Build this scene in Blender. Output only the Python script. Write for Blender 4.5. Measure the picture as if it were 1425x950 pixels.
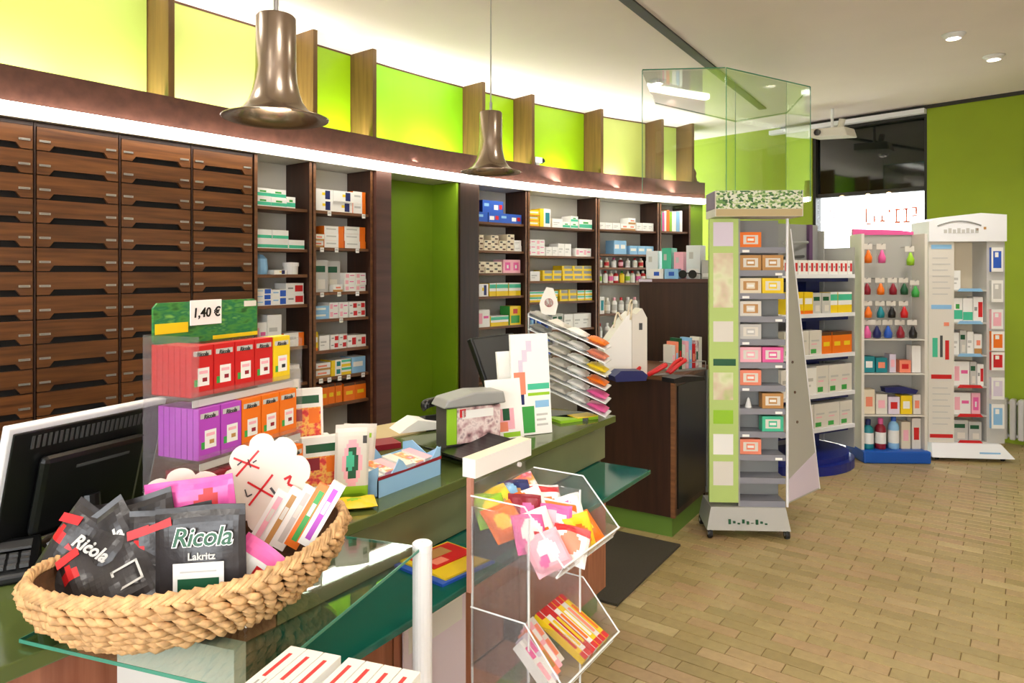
import bpy, bmesh, math, random
from mathutils import Matrix, Vector
rnd = random.Random(7)
PI = math.pi
R = math.radians
SC = bpy.context.scene
COL = SC.collection
for o in list(bpy.data.objects): bpy.data.objects.remove(o)

# ------------------------------------------------------------------ camera
FPX, CXP, HYP, EYE = 985.0, 712.5, 378.0, 1.55      # focal length, centre, horizon (1425x950 frame), eye height
YAW = math.atan((1345 - CXP) / FPX)
cam = bpy.data.cameras.new('camera'); camo = bpy.data.objects.new('camera', cam); COL.objects.link(camo)
cam.sensor_width = 36; cam.lens = 36 * FPX / 1425; cam.shift_y = -(475 - HYP) / 1425
cam.clip_start = 0.02; cam.clip_end = 200
camo.location = (0, 0, EYE); camo.rotation_euler = (PI / 2, 0, YAW)
SC.camera = camo
# ------------------------------------------------------------------ world, exposure
W = bpy.data.worlds.new('daylight'); SC.world = W; W.use_nodes = True
bg = W.node_tree.nodes['Background']; bg.inputs[0].default_value = (0.93, 0.97, 1.0, 1); bg.inputs[1].default_value = 9.5
SC.view_settings.view_transform = 'Standard'; SC.view_settings.look = 'None'
SC.view_settings.gamma = 1; SC.view_settings.use_curve_mapping = False
SC.view_settings.exposure = -0.1
DOWNLIGHT_W = 24.0       # each ceiling spotlight
UPLIGHT_W = 11.5         # each hidden cove lamp above the fascia
STRIP = 13.0              # visible strip under the fascia
CEIL = 3.17

# ------------------------------------------------------------------ placing helpers
_c, _s = math.cos(YAW), math.sin(YAW)
def at(px, py, d):
    l = (px - CXP) / FPX * d
    return Vector((l * _c - d * _s, l * _s + d * _c, EYE - (py - HYP) * d / FPX))
def atz(px, py, z):
    return at(px, py, (EYE - z) * FPX / (py - HYP))
def alpha(H):                      # heading (deg right of the view axis) of a thing's left-to-right direction -> z rotation
    return PI / 2 - (R(H) - YAW)
class Frame:
    def __init__(s, o, a): s.o = Vector(o); s.a = a
    def pt(s, x, y, z):
        c, n = math.cos(s.a), math.sin(s.a)
        return Vector((s.o.x + x * c - y * n, s.o.y + x * n + y * c, s.o.z + z))
# curved shelving wall: arc length s from (-3.60,4.0), off > 0 is behind the fascia line
WR, WP = 9.0, R(5)
def wall(s, off=0.0):
    if s <= 0: x, y, p = -3.60 + s * math.sin(WP), 4.0 + s * math.cos(WP), WP
    else:
        p = WP + s / WR
        x = -3.60 + WR * (math.cos(WP) - math.cos(p)); y = 4.0 + WR * (math.sin(p) - math.sin(WP))
    return x - off * math.cos(p), y + off * math.sin(p), p
def wframe(s0, s1):
    a, b = wall(s0), wall(s1)
    al = math.atan2(b[1] - a[1], b[0] - a[0])
    L = math.hypot(b[1] - a[1], b[0] - a[0])
    return Frame((a[0], a[1], 0), al), L

# ------------------------------------------------------------------ materials
def lin(c):
    return tuple(((v / 255) / 12.92 if v / 255 <= 0.04045 else ((v / 255 + 0.055) / 1.055) ** 2.4) for v in c) + (1,)
MATS = {}
def new(name):
    m = bpy.data.materials.new(name); m.use_nodes = True; MATS[name] = m
    return m, m.node_tree.nodes, m.node_tree.links, m.node_tree.nodes['Principled BSDF']
def plain(name, rgb, rough=0.5, metal=0.0, spec=0.5, vary=0.0, bump=0.0, scale=40):
    m, N, L, b = new(name)
    b.inputs['Base Color'].default_value = lin(rgb); b.inputs['Roughness'].default_value = rough
    b.inputs['Metallic'].default_value = metal; b.inputs['Specular IOR Level'].default_value = spec
    if vary or bump:
        tc = N.new('ShaderNodeTexCoord'); n = N.new('ShaderNodeTexNoise'); n.inputs['Scale'].default_value = scale
        n.inputs['Detail'].default_value = 4
        L.new(tc.outputs['Object'], n.inputs['Vector'])
        if vary:
            r = N.new('ShaderNodeValToRGB'); c = lin(rgb)
            r.color_ramp.elements[0].position = .3; r.color_ramp.elements[1].position = .7
            r.color_ramp.elements[0].color = tuple(v * (1 - vary) for v in c[:3]) + (1,)
            r.color_ramp.elements[1].color = tuple(min(1, v * (1 + vary)) for v in c[:3]) + (1,)
            L.new(n.outputs['Fac'], r.inputs['Fac']); L.new(r.outputs['Color'], b.inputs['Base Color'])
        if bump:
            u = N.new('ShaderNodeBump'); u.inputs['Strength'].default_value = bump; u.inputs['Distance'].default_value = .004
            L.new(n.outputs['Fac'], u.inputs['Height']); L.new(u.outputs['Normal'], b.inputs['Normal'])
    return m
def wood(name, a, b2, rough=0.4, axis=0, scale=6, rand=0.25):
    m, N, L, b = new(name)
    tc = N.new('ShaderNodeTexCoord'); mp = N.new('ShaderNodeMapping'); oi = N.new('ShaderNodeObjectInfo')
    sc = [scale * 9] * 3; sc[axis] = scale * .6
    mp.inputs['Scale'].default_value = sc
    L.new(tc.outputs['Object'], mp.inputs['Vector'])
    n = N.new('ShaderNodeTexNoise'); n.noise_dimensions = '4D'; n.inputs['Detail'].default_value = 5; n.inputs['Scale'].default_value = 1
    ml = N.new('ShaderNodeMath'); ml.operation = 'MULTIPLY'; ml.inputs[1].default_value = 37
    L.new(oi.outputs['Random'], ml.inputs[0]); L.new(ml.outputs[0], n.inputs['W'])
    L.new(mp.outputs['Vector'], n.inputs['Vector'])
    r = N.new('ShaderNodeValToRGB'); r.color_ramp.elements[0].position = .3; r.color_ramp.elements[1].position = .72
    r.color_ramp.elements[0].color = lin(a); r.color_ramp.elements[1].color = lin(b2)
    L.new(n.outputs['Fac'], r.inputs['Fac'])
    hs = N.new('ShaderNodeHueSaturation')
    mr = N.new('ShaderNodeMapRange'); mr.inputs['To Min'].default_value = 1 - rand; mr.inputs['To Max'].default_value = 1 + rand
    L.new(oi.outputs['Random'], mr.inputs['Value']); L.new(mr.outputs['Result'], hs.inputs['Value'])
    L.new(r.outputs['Color'], hs.inputs['Color']); L.new(hs.outputs['Color'], b.inputs['Base Color'])
    b.inputs['Roughness'].default_value = rough
    return m
def glass(name, tint, refl=1.0, base=0.04, haze=0.0):
    """thin clear sheet: see-through with a Fresnel mirror on top"""
    m = bpy.data.materials.new(name); m.use_nodes = True; MATS[name] = m
    N, L = m.node_tree.nodes, m.node_tree.links; N.clear()
    o = N.new('ShaderNodeOutputMaterial'); t = N.new('ShaderNodeBsdfTransparent'); g = N.new('ShaderNodeBsdfGlossy')
    t.inputs['Color'].default_value = tint + (1,); g.inputs['Roughness'].default_value = 0.02
    fc = N.new('ShaderNodeLayerWeight'); fc.inputs['Blend'].default_value = .5
    lw = N.new('ShaderNodeMath'); lw.operation = 'POWER'; lw.inputs[1].default_value = 5
    L.new(fc.outputs['Facing'], lw.inputs[0])
    ma = N.new('ShaderNodeMath'); ma.operation = 'MULTIPLY_ADD'; ma.inputs[1].default_value = refl; ma.inputs[2].default_value = base
    ma.use_clamp = True
    mx = N.new('ShaderNodeMixShader')
    L.new(lw.outputs[0], ma.inputs[0]); L.new(ma.outputs[0], mx.inputs[0]); L.new(t.outputs[0], mx.inputs[1]); L.new(g.outputs[0], mx.inputs[2])
    if haze:
        df = N.new('ShaderNodeBsdfDiffuse'); df.inputs['Color'].default_value = (.9, .88, .9, 1); m2 = N.new('ShaderNodeMixShader'); m2.inputs[0].default_value = haze
        L.new(mx.outputs[0], m2.inputs[1]); L.new(df.outputs[0], m2.inputs[2]); mx = m2
    L.new(mx.outputs[0], o.inputs['Surface'])
    return m
def emit(name, rgb, k):
    m, N, L, b = new(name)
    b.inputs['Base Color'].default_value = lin(rgb); b.inputs['Emission Color'].default_value = lin(rgb); b.inputs['Emission Strength'].default_value = k
    return m
def mottled(name, cols, scale, rough=0.5, stretch=(1, 1, 1), vor=False):
    m, N, L, b = new(name)
    tc = N.new('ShaderNodeTexCoord'); mp = N.new('ShaderNodeMapping'); mp.inputs['Scale'].default_value = stretch
    L.new(tc.outputs['Object'], mp.inputs['Vector'])
    n = N.new('ShaderNodeTexVoronoi' if vor else 'ShaderNodeTexNoise'); n.inputs['Scale'].default_value = scale
    L.new(mp.outputs['Vector'], n.inputs['Vector'])
    r = N.new('ShaderNodeValToRGB'); e = r.color_ramp.elements
    while len(e) < len(cols): e.new(.5)
    for i, c in enumerate(cols):
        e[i].position = (.0 if vor else .25) + (1.0 if vor else .5) * i / max(1, len(cols) - 1); e[i].color = lin(c)
    if vor:
        sp = N.new('ShaderNodeSeparateColor'); L.new(n.outputs['Color'], sp.inputs[0]); L.new(sp.outputs[0], r.inputs['Fac']); r.color_ramp.interpolation = 'CONSTANT'
    else: L.new(n.outputs['Fac'], r.inputs['Fac'])
    L.new(r.outputs['Color'], b.inputs['Base Color']); b.inputs['Roughness'].default_value = rough
    return m
PAL = dict(white=(240, 238, 232), offwhite=(222, 216, 204), cream=(228, 214, 186), grey=(150, 150, 146), lgrey=(196, 194, 188), dgrey=(70, 70, 70),
  black=(18, 18, 20), char=(46, 43, 44), red=(205, 30, 34), dred=(140, 18, 40), orange=(240, 118, 22), yellow=(240, 205, 30), lime=(150, 200, 40),
  green=(60, 160, 70), dgreen=(20, 84, 52), mint=(70, 190, 150), teal=(20, 130, 140), blue=(40, 90, 190), navy=(24, 34, 96), sky=(140, 190, 228),
  pink=(232, 96, 160), lpink=(244, 178, 190), purple=(182, 70, 190), lilac=(216, 204, 220), salmon=(240, 140, 110), brown=(92, 56, 34), tan=(190, 140, 80), olive=(120, 130, 40))
for k, c in PAL.items(): plain(k, c, 0.42)
plain('ceiling_paint', (238, 226, 220), 0.9, vary=.02, scale=2)
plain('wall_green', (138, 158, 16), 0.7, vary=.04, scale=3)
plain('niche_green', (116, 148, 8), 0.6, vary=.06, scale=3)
plain('panel_pale', (184, 208, 100), 0.35, vary=.03, scale=2)
plain('panel_pale2', (198, 214, 116), 0.35, vary=.03, scale=2)
plain('panel_lime', (158, 206, 20), 0.35, vary=.03, scale=2)
plain('panel_bright', (150, 222, 30), 0.35, vary=.03, scale=2)
wood('fascia_wood', (72, 44, 36), (98, 62, 50), 0.45, 0, 2, .05)
wood('fin_wood', (92, 66, 30), (120, 88, 44), 0.45, 2, 4, .1)
wood('drawer_wood', (76, 43, 22), (128, 80, 42), 0.36, 0, 5, .2)
wood('shelf_wood', (92, 58, 34), (128, 84, 50), 0.45, 0, 5, .1)
wood('dark_wood', (40, 22, 15), (62, 36, 25), 0.4, 2, 4, .08)
wood('counter_wood', (140, 82, 58), (182, 118, 90), 0.4, 2, 5, .06)
wood('salmon_wood', (180, 120, 100), (205, 150, 130), 0.4, 2, 5, .02)
plain('gap_black', (10, 7, 5), 0.8)
plain('shelf_back', (206, 202, 190), 0.7, vary=.03, scale=3)
plain('clip_metal', (190, 188, 182), 0.3, 0.9)
plain('counter_top', (84, 96, 50), 0.12, vary=.1, scale=2)
plain('counter_front', (122, 128, 92), 0.35, vary=.15, scale=3)
plain('plinth_green', (92, 124, 44), 0.5)
plain('teal_glass', (22, 92, 78), 0.1)
plain('mat_fiber', (62, 56, 44), 0.95, vary=.2, bump=.4, scale=300)
plain('lilac_board', (238, 224, 236), 0.4)
plain('brushed', (172, 156, 140), 0.26, 1.0)
plain('pendant_dark', (60, 46, 40), 0.35, 1.0)
plain('steel', (180, 180, 182), 0.3, 0.9)
plain('white_metal', (236, 236, 238), 0.35)
plain('grey_metal', (176, 174, 166), 0.4)
plain('dim_metal', (150, 150, 146), 0.45)
plain('shelf_grey', (138, 138, 146), 0.4)
plain('blue_plastic', (14, 84, 178), 0.35)
plain('navy_plastic', (22, 36, 126), 0.3)
plain('black_plastic', (16, 17, 18), 0.3)
plain('monitor_black', (12, 13, 13), 0.32, bump=.05, scale=200)
plain('paper', (246, 244, 238), 0.7)
plain('cream_card', (226, 216, 202), 0.6)
plain('kraft', (196, 176, 132), 0.8)
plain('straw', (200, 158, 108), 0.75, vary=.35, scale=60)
plain('straw_shade', (92, 62, 34), 0.85, vary=.3, scale=60)
plain('foil_black', (50, 47, 48), 0.32, vary=.25, bump=.5, scale=30)
plain('foil_pink', (226, 92, 170), 0.3, vary=.15, bump=.4, scale=30)
plain('rubber', (20, 20, 22), 0.6)
plain('radiator', (196, 192, 188), 0.4)
plain('track_black', (34, 32, 28), 0.5)
plain('pavement', (200, 198, 194), 0.9, vary=.1, scale=4)
plain('frost', (232, 236, 236), 0.25)
plain('glass_edge', (70, 140, 118), 0.15)
plain('dark_glass', (10, 16, 12), 0.04, spec=.6); plain('smoked_glass', (16, 18, 12), 0.35, spec=.3)
plain('blue_card', (152, 196, 232), 0.4)
plain('purple_card', (96, 66, 100), 0.5)
plain('stand_green', (180, 204, 116), 0.45)
mottled('leafy', [(30, 84, 40), (70, 140, 60), (20, 110, 70), (120, 180, 80)], 22, .5, (1, 1, 3))
mottled('leaf_header', [(226, 230, 204), (106, 150, 76), (230, 232, 214), (60, 104, 60), (190, 208, 150), (232, 232, 220)], 70, .5, (1, 1, 1.4), True)
mottled('sign_art', [(188, 208, 126), (224, 224, 186), (216, 196, 168), (168, 196, 104)], 9, .45)
mottled('candy_print', [(224, 40, 60), (250, 236, 230), (240, 150, 40), (236, 90, 120), (250, 240, 240)], 26, .3)
mottled('photo_print', [(60, 40, 50), (190, 150, 150), (236, 220, 214), (120, 60, 80)], 30, .4)
mottled('gum_print', [(190, 30, 50), (230, 70, 60), (246, 190, 90), (200, 40, 60)], 60, .35)
glass('clear_glass', (0.93, 0.975, 0.95)); glass('table_glass', (0.86, 0.95, 0.90), refl=1.0, base=0.10)
glass('canopy_glass', (0.965, 0.985, 0.975), base=.035); glass('acrylic', (0.97, 0.965, 0.97), base=.03, haze=.035); glass('window_glass', (0.97, 0.98, 0.98))
glass('film', (0.95, 0.95, 0.95), base=.05, haze=.05)
emit('led_strip', (255, 250, 240), STRIP); emit('uplight_led', (255, 252, 246), 4); emit('lamp_white', (255, 246, 230), 14); emit('lamp_warm', (255, 214, 140), 8)
# floor tile: warm beige, each tile a little different
def tile_mat():
    m, N, L, b = new('floor_tile')
    oi = N.new('ShaderNodeObjectInfo'); ge = N.new('ShaderNodeNewGeometry'); ad = N.new('ShaderNodeMath'); ad.operation = 'ADD'
    L.new(oi.outputs['Random'], ad.inputs[0]); L.new(ge.outputs['Random Per Island'], ad.inputs[1])
    fr = N.new('ShaderNodeMath'); fr.operation = 'FRACT'; L.new(ad.outputs[0], fr.inputs[0])
    r = N.new('ShaderNodeValToRGB'); e = r.color_ramp.elements
    e[0].color = lin((152, 133, 86)); e[1].color = lin((186, 167, 118)); k = e.new(.5); k.color = lin((170, 150, 102)); k = e.new(.9); k.color = lin((172, 142, 104))
    L.new(fr.outputs[0], r.inputs['Fac'])
    n = N.new('ShaderNodeTexNoise'); n.inputs['Scale'].default_value = 30; n.inputs['Detail'].default_value = 5
    L.new(ge.outputs['Position'], n.inputs['Vector'])
    hs = N.new('ShaderNodeHueSaturation'); mr = N.new('ShaderNodeMapRange'); mr.inputs['To Min'].default_value = .8; mr.inputs['To Max'].default_value = 1.2
    L.new(n.outputs['Fac'], mr.inputs['Value']); L.new(mr.outputs['Result'], hs.inputs['Value']); L.new(r.outputs['Color'], hs.inputs['Color'])
    L.new(hs.outputs['Color'], b.inputs['Base Color']); b.inputs['Roughness'].default_value = 0.38
    bu = N.new('ShaderNodeBump'); bu.inputs['Strength'].default_value = .25; bu.inputs['Distance'].default_value = .003
    L.new(n.outputs['Fac'], bu.inputs['Height']); L.new(bu.outputs['Normal'], b.inputs['Normal'])
tile_mat(); plain('grout', (120, 98, 58), 0.8)

# ------------------------------------------------------------------ mesh helpers
class MB:
    def __init__(s): s.v = []; s.f = []; s.m = []; s.ms = []
    def mi(s, m):
        if m not in s.ms: s.ms.append(m)
        return s.ms.index(m)
    def face(s, pts, m):
        b = len(s.v); s.v += [tuple(p) for p in pts]; s.f.append(tuple(range(b, b + len(pts)))); s.m.append(s.mi(m))
    def hexa(s, p, m, mtop=None, mfront=None):          # p: 4 bottom ccw, 4 top ccw
        b = len(s.v); s.v += [tuple(q) for q in p]
        for k, f in enumerate([(3, 2, 1, 0), (4, 5, 6, 7), (0, 1, 5, 4), (1, 2, 6, 5), (2, 3, 7, 6), (3, 0, 4, 7)]):
            s.f.append(tuple(b + i for i in f)); s.m.append(s.mi(mtop if (k == 1 and mtop) else mfront if (k == 2 and mfront) else m))
        return s
    def box(s, x0, x1, y0, y1, z0, z1, m, mtop=None, mfront=None):
        s.hexa([(x0, y0, z0), (x1, y0, z0), (x1, y1, z0), (x0, y1, z0), (x0, y0, z1), (x1, y0, z1), (x1, y1, z1), (x0, y1, z1)], m, mtop, mfront); return s
    def prism(s, poly, a0, a1, m, axis='y', mcap=None):   # poly 2D extruded along axis
        def P(u, w, a): return {'y': (u, a, w), 'x': (a, u, w), 'z': (u, w, a)}[axis]
        n = len(poly); b = len(s.v)
        s.v += [P(u, w, a0) for u, w in poly] + [P(u, w, a1) for u, w in poly]
        s.f.append(tuple(range(b, b + n))); s.m.append(s.mi(mcap or m)); s.f.append(tuple(b + n + i for i in reversed(range(n)))); s.m.append(s.mi(mcap or m))
        for i in range(n):
            j = (i + 1) % n; s.f.append((b + i, b + n + i, b + n + j, b + j)); s.m.append(s.mi(m))
        return s
    def tube(s, pts, r, m, n=8, cap=True):
        pts = [Vector(p) for p in pts]; rs = r if isinstance(r, (list, tuple)) else [r] * len(pts); b = len(s.v)
        for i, p in enumerate(pts):
            t = (pts[min(i + 1, len(pts) - 1)] - pts[max(i - 1, 0)]).normalized()
            a = t.cross(Vector((0, 0, 1)));
            if a.length < 1e-3: a = t.cross(Vector((1, 0, 0)))
            a.normalize(); c = t.cross(a)
            for k in range(n):
                q = p + rs[i] * (a * math.cos(2 * PI * k / n) + c * math.sin(2 * PI * k / n)); s.v.append(tuple(q))
        for i in range(len(pts) - 1):
            for k in range(n):
                k2 = (k + 1) % n; s.f.append((b + i * n + k, b + i * n + k2, b + (i + 1) * n + k2, b + (i + 1) * n + k)); s.m.append(s.mi(m))
        if cap:
            s.f.append(tuple(b + k for k in reversed(range(n)))); s.m.append(s.mi(m))
            e = b + (len(pts) - 1) * n; s.f.append(tuple(e + k for k in range(n))); s.m.append(s.mi(m))
        return s
    def lathe(s, prof, m, n=24, c=(0, 0)):
        b = len(s.v)
        for r, z in prof:
            for k in range(n): s.v.append((c[0] + r * math.cos(2 * PI * k / n), c[1] + r * math.sin(2 * PI * k / n), z))
        for i in range(len(prof) - 1):
            for k in range(n):
                k2 = (k + 1) % n; s.f.append((b + i * n + k, b + i * n + k2, b + (i + 1) * n + k2, b + (i + 1) * n + k)); s.m.append(s.mi(m))
        return s
    def mesh(s, name, smooth=False):
        me = bpy.data.meshes.new(name); me.from_pydata(s.v, [], s.f)
        for m in s.ms: me.materials.append(MATS[m])
        me.polygons.foreach_set('material_index', s.m)
        if smooth: me.polygons.foreach_set('use_smooth', [True] * len(s.f))
        me.update(); return me
    def build(s, name, parent=None, loc=None, rot=None, smooth=False): return link(name, s.mesh(name, smooth), parent, loc, rot)
def link(name, me, parent=None, loc=None, rot=None):
    o = bpy.data.objects.new(name, me); COL.objects.link(o)
    if parent: o.parent = parent
    if loc is not None: o.location = loc
    if rot is not None: o.rotation_euler = rot
    return o
def bevel(o, w=.004, seg=2):
    b = o.modifiers.new('bevel', 'BEVEL'); b.width = w; b.segments = seg; b.limit_method = 'ANGLE'; return o
LABELS = set()
def tag(o, label, cat, group=None, kind=None):
    if label: o['label'] = label; LABELS.add(label)
    if cat: o['category'] = cat
    if group: o['group'] = group
    if kind: o['kind'] = kind
    return o
def thing(name, label, cat, loc=(0, 0, 0), rot=0, group=None):
    o = bpy.data.objects.new(name, None); COL.objects.link(o); o.empty_display_size = .05
    o.location = loc; o.rotation_euler = (0, 0, rot) if not isinstance(rot, (tuple, list)) else rot
    return tag(o, label, cat, group)
def struct(o): o['kind'] = 'structure'; return o
def text_mesh(txt, size, mat, bold=0.0, shear=0.0, depth=.0006, space=1.0):
    cu = bpy.data.curves.new('t', 'FONT'); cu.body = txt; cu.size = size; cu.offset = bold; cu.shear = shear; cu.extrude = depth
    cu.align_x = 'CENTER'; cu.align_y = 'CENTER'; cu.space_character = space; cu.resolution_u = 3
    ob = bpy.data.objects.new('t', cu); me = bpy.data.meshes.new_from_object(ob)
    me.transform(Matrix.Rotation(PI / 2, 4, 'X')); me.materials.clear(); me.materials.append(MATS[mat])
    bpy.data.objects.remove(ob); bpy.data.curves.remove(cu); return me
def orient(o, P, H=90, lean=0, roll=0):
    """left-to-right direction at heading H, leaned back by lean, rolled clockwise in its own plane"""
    o.matrix_world = Matrix.Translation(P) @ Matrix.Rotation(alpha(H), 4, 'Z') @ Matrix.Rotation(R(-lean), 4, 'X') @ Matrix.Rotation(R(roll), 4, 'Y')
    return o
def carton_mesh(w, d, h, base, prints=(), side=None, top=None):
    """box, front face at y=0 towards -y, origin at bottom left front; front split so that the print sits in its own cells"""
    m = MB(); us = sorted({0, 1, *[p[0] for p in prints], *[p[2] for p in prints]}); vs = sorted({0, 1, *[p[1] for p in prints], *[p[3] for p in prints]})
    for i in range(len(us) - 1):
        for j in range(len(vs) - 1):
            cu, cv = (us[i] + us[i + 1]) / 2, (vs[j] + vs[j + 1]) / 2; mat = base
            for p in prints:
                if p[0] < cu < p[2] and p[1] < cv < p[3]: mat = p[4]
            m.face([(us[i] * w, 0, vs[j] * h), (us[i + 1] * w, 0, vs[j] * h), (us[i + 1] * w, 0, vs[j + 1] * h), (us[i] * w, 0, vs[j + 1] * h)], mat)
    sd = side or base; tp = top or base
    m.face([(w, 0, 0), (w, d, 0), (w, d, h), (w, 0, h)], sd); m.face([(0, d, 0), (0, 0, 0), (0, 0, h), (0, d, h)], sd)
    m.face([(w, d, 0), (0, d, 0), (0, d, h), (w, d, h)], sd); m.face([(0, 0, h), (w, 0, h), (w, d, h), (0, d, h)], tp); m.face([(0, d, 0), (w, d, 0), (w, 0, 0), (0, 0, 0)], sd)
    return m.mesh('carton')
def pouch_mesh(w, h, t, base, prints=(), nx=14, nz=16, wob=.004, seed=0):
    """soft sealed bag, origin at centre of the bottom seam, front towards -y"""
    rr = random.Random(seed); m = MB(); ph = [rr.uniform(0, 6) for _ in range(4)]
    def P(i, j, sgn):
        u, v = i / nx, j / nz
        b = max(0, 1 - abs(2 * u - 1) ** 3) ** .5 * max(0, 1 - min(1, abs(2 * v - 1) / .88) ** 3) ** .5
        pin = 1 - .05 * b
        y = sgn * (t / 2 * b + .0008) + wob * math.sin(7 * u + ph[0]) * math.sin(6 * v + ph[1]) * (.4 + b)
        return ((u - .5) * w * pin, y, v * h + wob * .5 * math.sin(5 * u + ph[2]))
    for sgn in (-1, 1):
        for i in range(nx):
            for j in range(nz):
                q = [P(i, j, sgn), P(i + 1, j, sgn), P(i + 1, j + 1, sgn), P(i, j + 1, sgn)]
                if sgn > 0: q.reverse()
                cu, cv = (i + .5) / nx, (j + .5) / nz; mat = base
                if sgn < 0:
                    for p in prints:
                        if len(p) == 5 and p[0] < cu < p[2] and p[1] < cv < p[3]: mat = p[4]
                        if len(p) == 4 and (cu - p[0]) ** 2 + (cv - p[1]) ** 2 < p[2] ** 2: mat = p[3]
                m.face(q, mat)
    me = m.mesh('pouch', True); return me
def curve_box(s0, s1, o0, o1, z0, z1, m, mb=None, step=.18, mtop=None, mfront=None):
    mb = mb or MB(); n = max(1, int(abs(s1 - s0) / step))
    for i in range(n):
        a, b = s0 + (s1 - s0) * i / n, s0 + (s1 - s0) * (i + 1) / n
        q = [wall(a, o0)[:2], wall(b, o0)[:2], wall(b, o1)[:2], wall(a, o1)[:2]]
        mb.hexa([(x, y, z0) for x, y in q] + [(x, y, z1) for x, y in q], m, mtop, mfront)
    return mb
def tubes_curve(pts, n=10):        # smooth polyline through points (Catmull-Rom)
    P = [Vector(p) for p in pts]; out = []
    for i in range(len(P) - 1):
        a, b, c, d = P[max(i - 1, 0)], P[i], P[i + 1], P[min(i + 2, len(P) - 1)]
        for k in range(n):
            t = k / n; out.append(.5 * ((2 * b) + (c - a) * t + (2 * a - 5 * b + 4 * c - d) * t * t + (3 * b - a - 3 * c + d) * t ** 3))
    return out + [P[-1]]
ORD = ['first', 'second', 'third', 'fourth', 'fifth', 'sixth', 'seventh', 'eighth', 'ninth', 'tenth', 'eleventh', 'twelfth', 'thirteenth', 'fourteenth']

# ================================================================== THE SETTING
# ---- floor: grout bed with small beige tiles laid in running bond
fl = struct(MB().box(-4.5, 3.2, -2.7, 8.7, -.1, -.004, 'grout').build('floor'))
TA = R(4); TLEN, TWID, TG = .222, .074, .004
tc_, ts_ = math.cos(TA), math.sin(TA)
def tile_verts():
    L, w, b = (TLEN - TG) / 2, (TWID - TG) / 2, .002
    return [(-L, -w, -.006), (L, -w, -.006), (L, w, -.006), (-L, w, -.006), (-L, -w, -b * .6), (L, -w, -b * .6), (L, w, -b * .6), (-L, w, -b * .6),
            (-L + b, -w + b, 0), (L - b, -w + b, 0), (L - b, w - b, 0), (-L + b, w - b, 0)]
TF = [(0, 1, 5, 4), (1, 2, 6, 5), (2, 3, 7, 6), (3, 0, 4, 7), (4, 5, 9, 8), (5, 6, 10, 9), (6, 7, 11, 10), (7, 4, 8, 11), (8, 9, 10, 11)]
def proj(x, y, z):
    d = -x * _s + y * _c; l = x * _c + y * _s
    return (CXP + FPX * l / d, HYP + (EYE - z) * FPX / d, d) if d > .1 else (-9999, -9999, d)
SEEN = [(812, 952), (835, 852), (862, 846), (950, 764), (978, 752), (1100, 757), (1133, 672), (1200, 648), (1427, 640), (1427, 952)]
def inside(x, y, poly):
    c = False
    for i in range(len(poly)):
        (x0, y0), (x1, y1) = poly[i], poly[i - 1]
        if (y0 > y) != (y1 > y) and x < (x1 - x0) * (y - y0) / (y1 - y0) + x0: c = not c
    return c
tiles = []
for r in range(-46, 120):
    for k in range(-26, 22):
        u = k * TLEN + (TLEN * .5 if r % 2 else 0) + ((r * 7) % 5) * .006; w = r * TWID
        x, y = -.2 + u * tc_ + w * ts_, .8 - u * ts_ + w * tc_
        if -2.1 < x < 2.9 and -1.2 < y < 7.95:
            p = proj(x, y, 0); tiles.append((p[2] if inside(p[0], p[1], SEEN) else 99, x, y))
tiles.sort()
tv = tile_verts(); tme = bpy.data.meshes.new('tile'); tme.from_pydata(tv, [], TF); tme.materials.append(MATS['floor_tile']); tme.update()
for d, x, y in tiles[:300]:
    t = link('tile', tme, fl, (x, y, 0), (0, 0, -TA))
    t.rotation_euler = (rnd.uniform(-.004, .004), rnd.uniform(-.002, .002), -TA)
fv, ff = [], []
for d, x, y in tiles[300:]:
    b = len(fv); fv += [(x + a * tc_ + q * ts_, y - a * ts_ + q * tc_, z) for a, q, z in tv]; ff += [tuple(b + i for i in f) for f in TF]
me = bpy.data.meshes.new('tile_field'); me.from_pydata(fv, [], ff); me.materials.append(MATS['floor_tile']); me.update()
link('tile_field', me, fl)['kind'] = 'stuff'
# ---- ceiling
ce = struct(MB().box(-4.6, 3.2, -2.7, 8.8, CEIL, CEIL + .12, 'ceiling_paint').build('ceiling'))
struct(MB().box(-1.735, -1.665, -1.0, 7.25, CEIL - .012, CEIL + .02, 'track_black').build('trim_1'))['label'] = 'black slot track running along the ceiling'
# ---- curved wall on the left, panels and fins above the fascia
wl = struct(curve_box(-6.8, 4.02, .33, .43, 0, CEIL, 'wall_green').build('wall_left'))
FINS = [-2.72, -1.715, -.745, -.225, .95, 1.555, 2.465, 3.31, 3.745]
PANM = ['panel_pale', 'panel_pale2', 'panel_lime', 'panel_bright', 'panel_lime', 'panel_lime', 'panel_pale2', 'panel_pale']
for i in range(len(FINS) - 1):
    o = curve_box(FINS[i] + .025, FINS[i + 1] - .005, .25, .27, 2.40, CEIL - .012, PANM[i], step=.3).build('panel', wl)
    o2 = curve_box(FINS[i] + .025, FINS[i + 1] - .005, .245, .26, CEIL - .012, CEIL, 'brown', step=.3).build('panel_edge', wl)
for s in FINS:
    f, L = wframe(s, s + .03)
    MB().box(0, .035, .005, .30, 2.36, CEIL + (0.0), 'fin_wood').build('fin', wl, f.o, (0, 0, f.a))
fa = struct(curve_box(-5.5, 3.93, 0, .055, 2.345, 2.53, 'fascia_wood', step=.12).build('trim_2'))
fa['label'] = 'curved dark wood fascia above the shelving'
curve_box(-5.5, 3.93, .055, .24, 2.345, 2.375, 'fascia_wood', step=.2).build('ledge', fa)
curve_box(-5.5, 3.93, -.07, -.001, 2.300, 2.345, 'led_strip', step=.12).build('light_strip', fa)
curve_box(-5.5, 3.93, .0, .33, 2.288, 2.3445, 'shelf_back', step=.2).build('soffit', fa)
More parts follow.
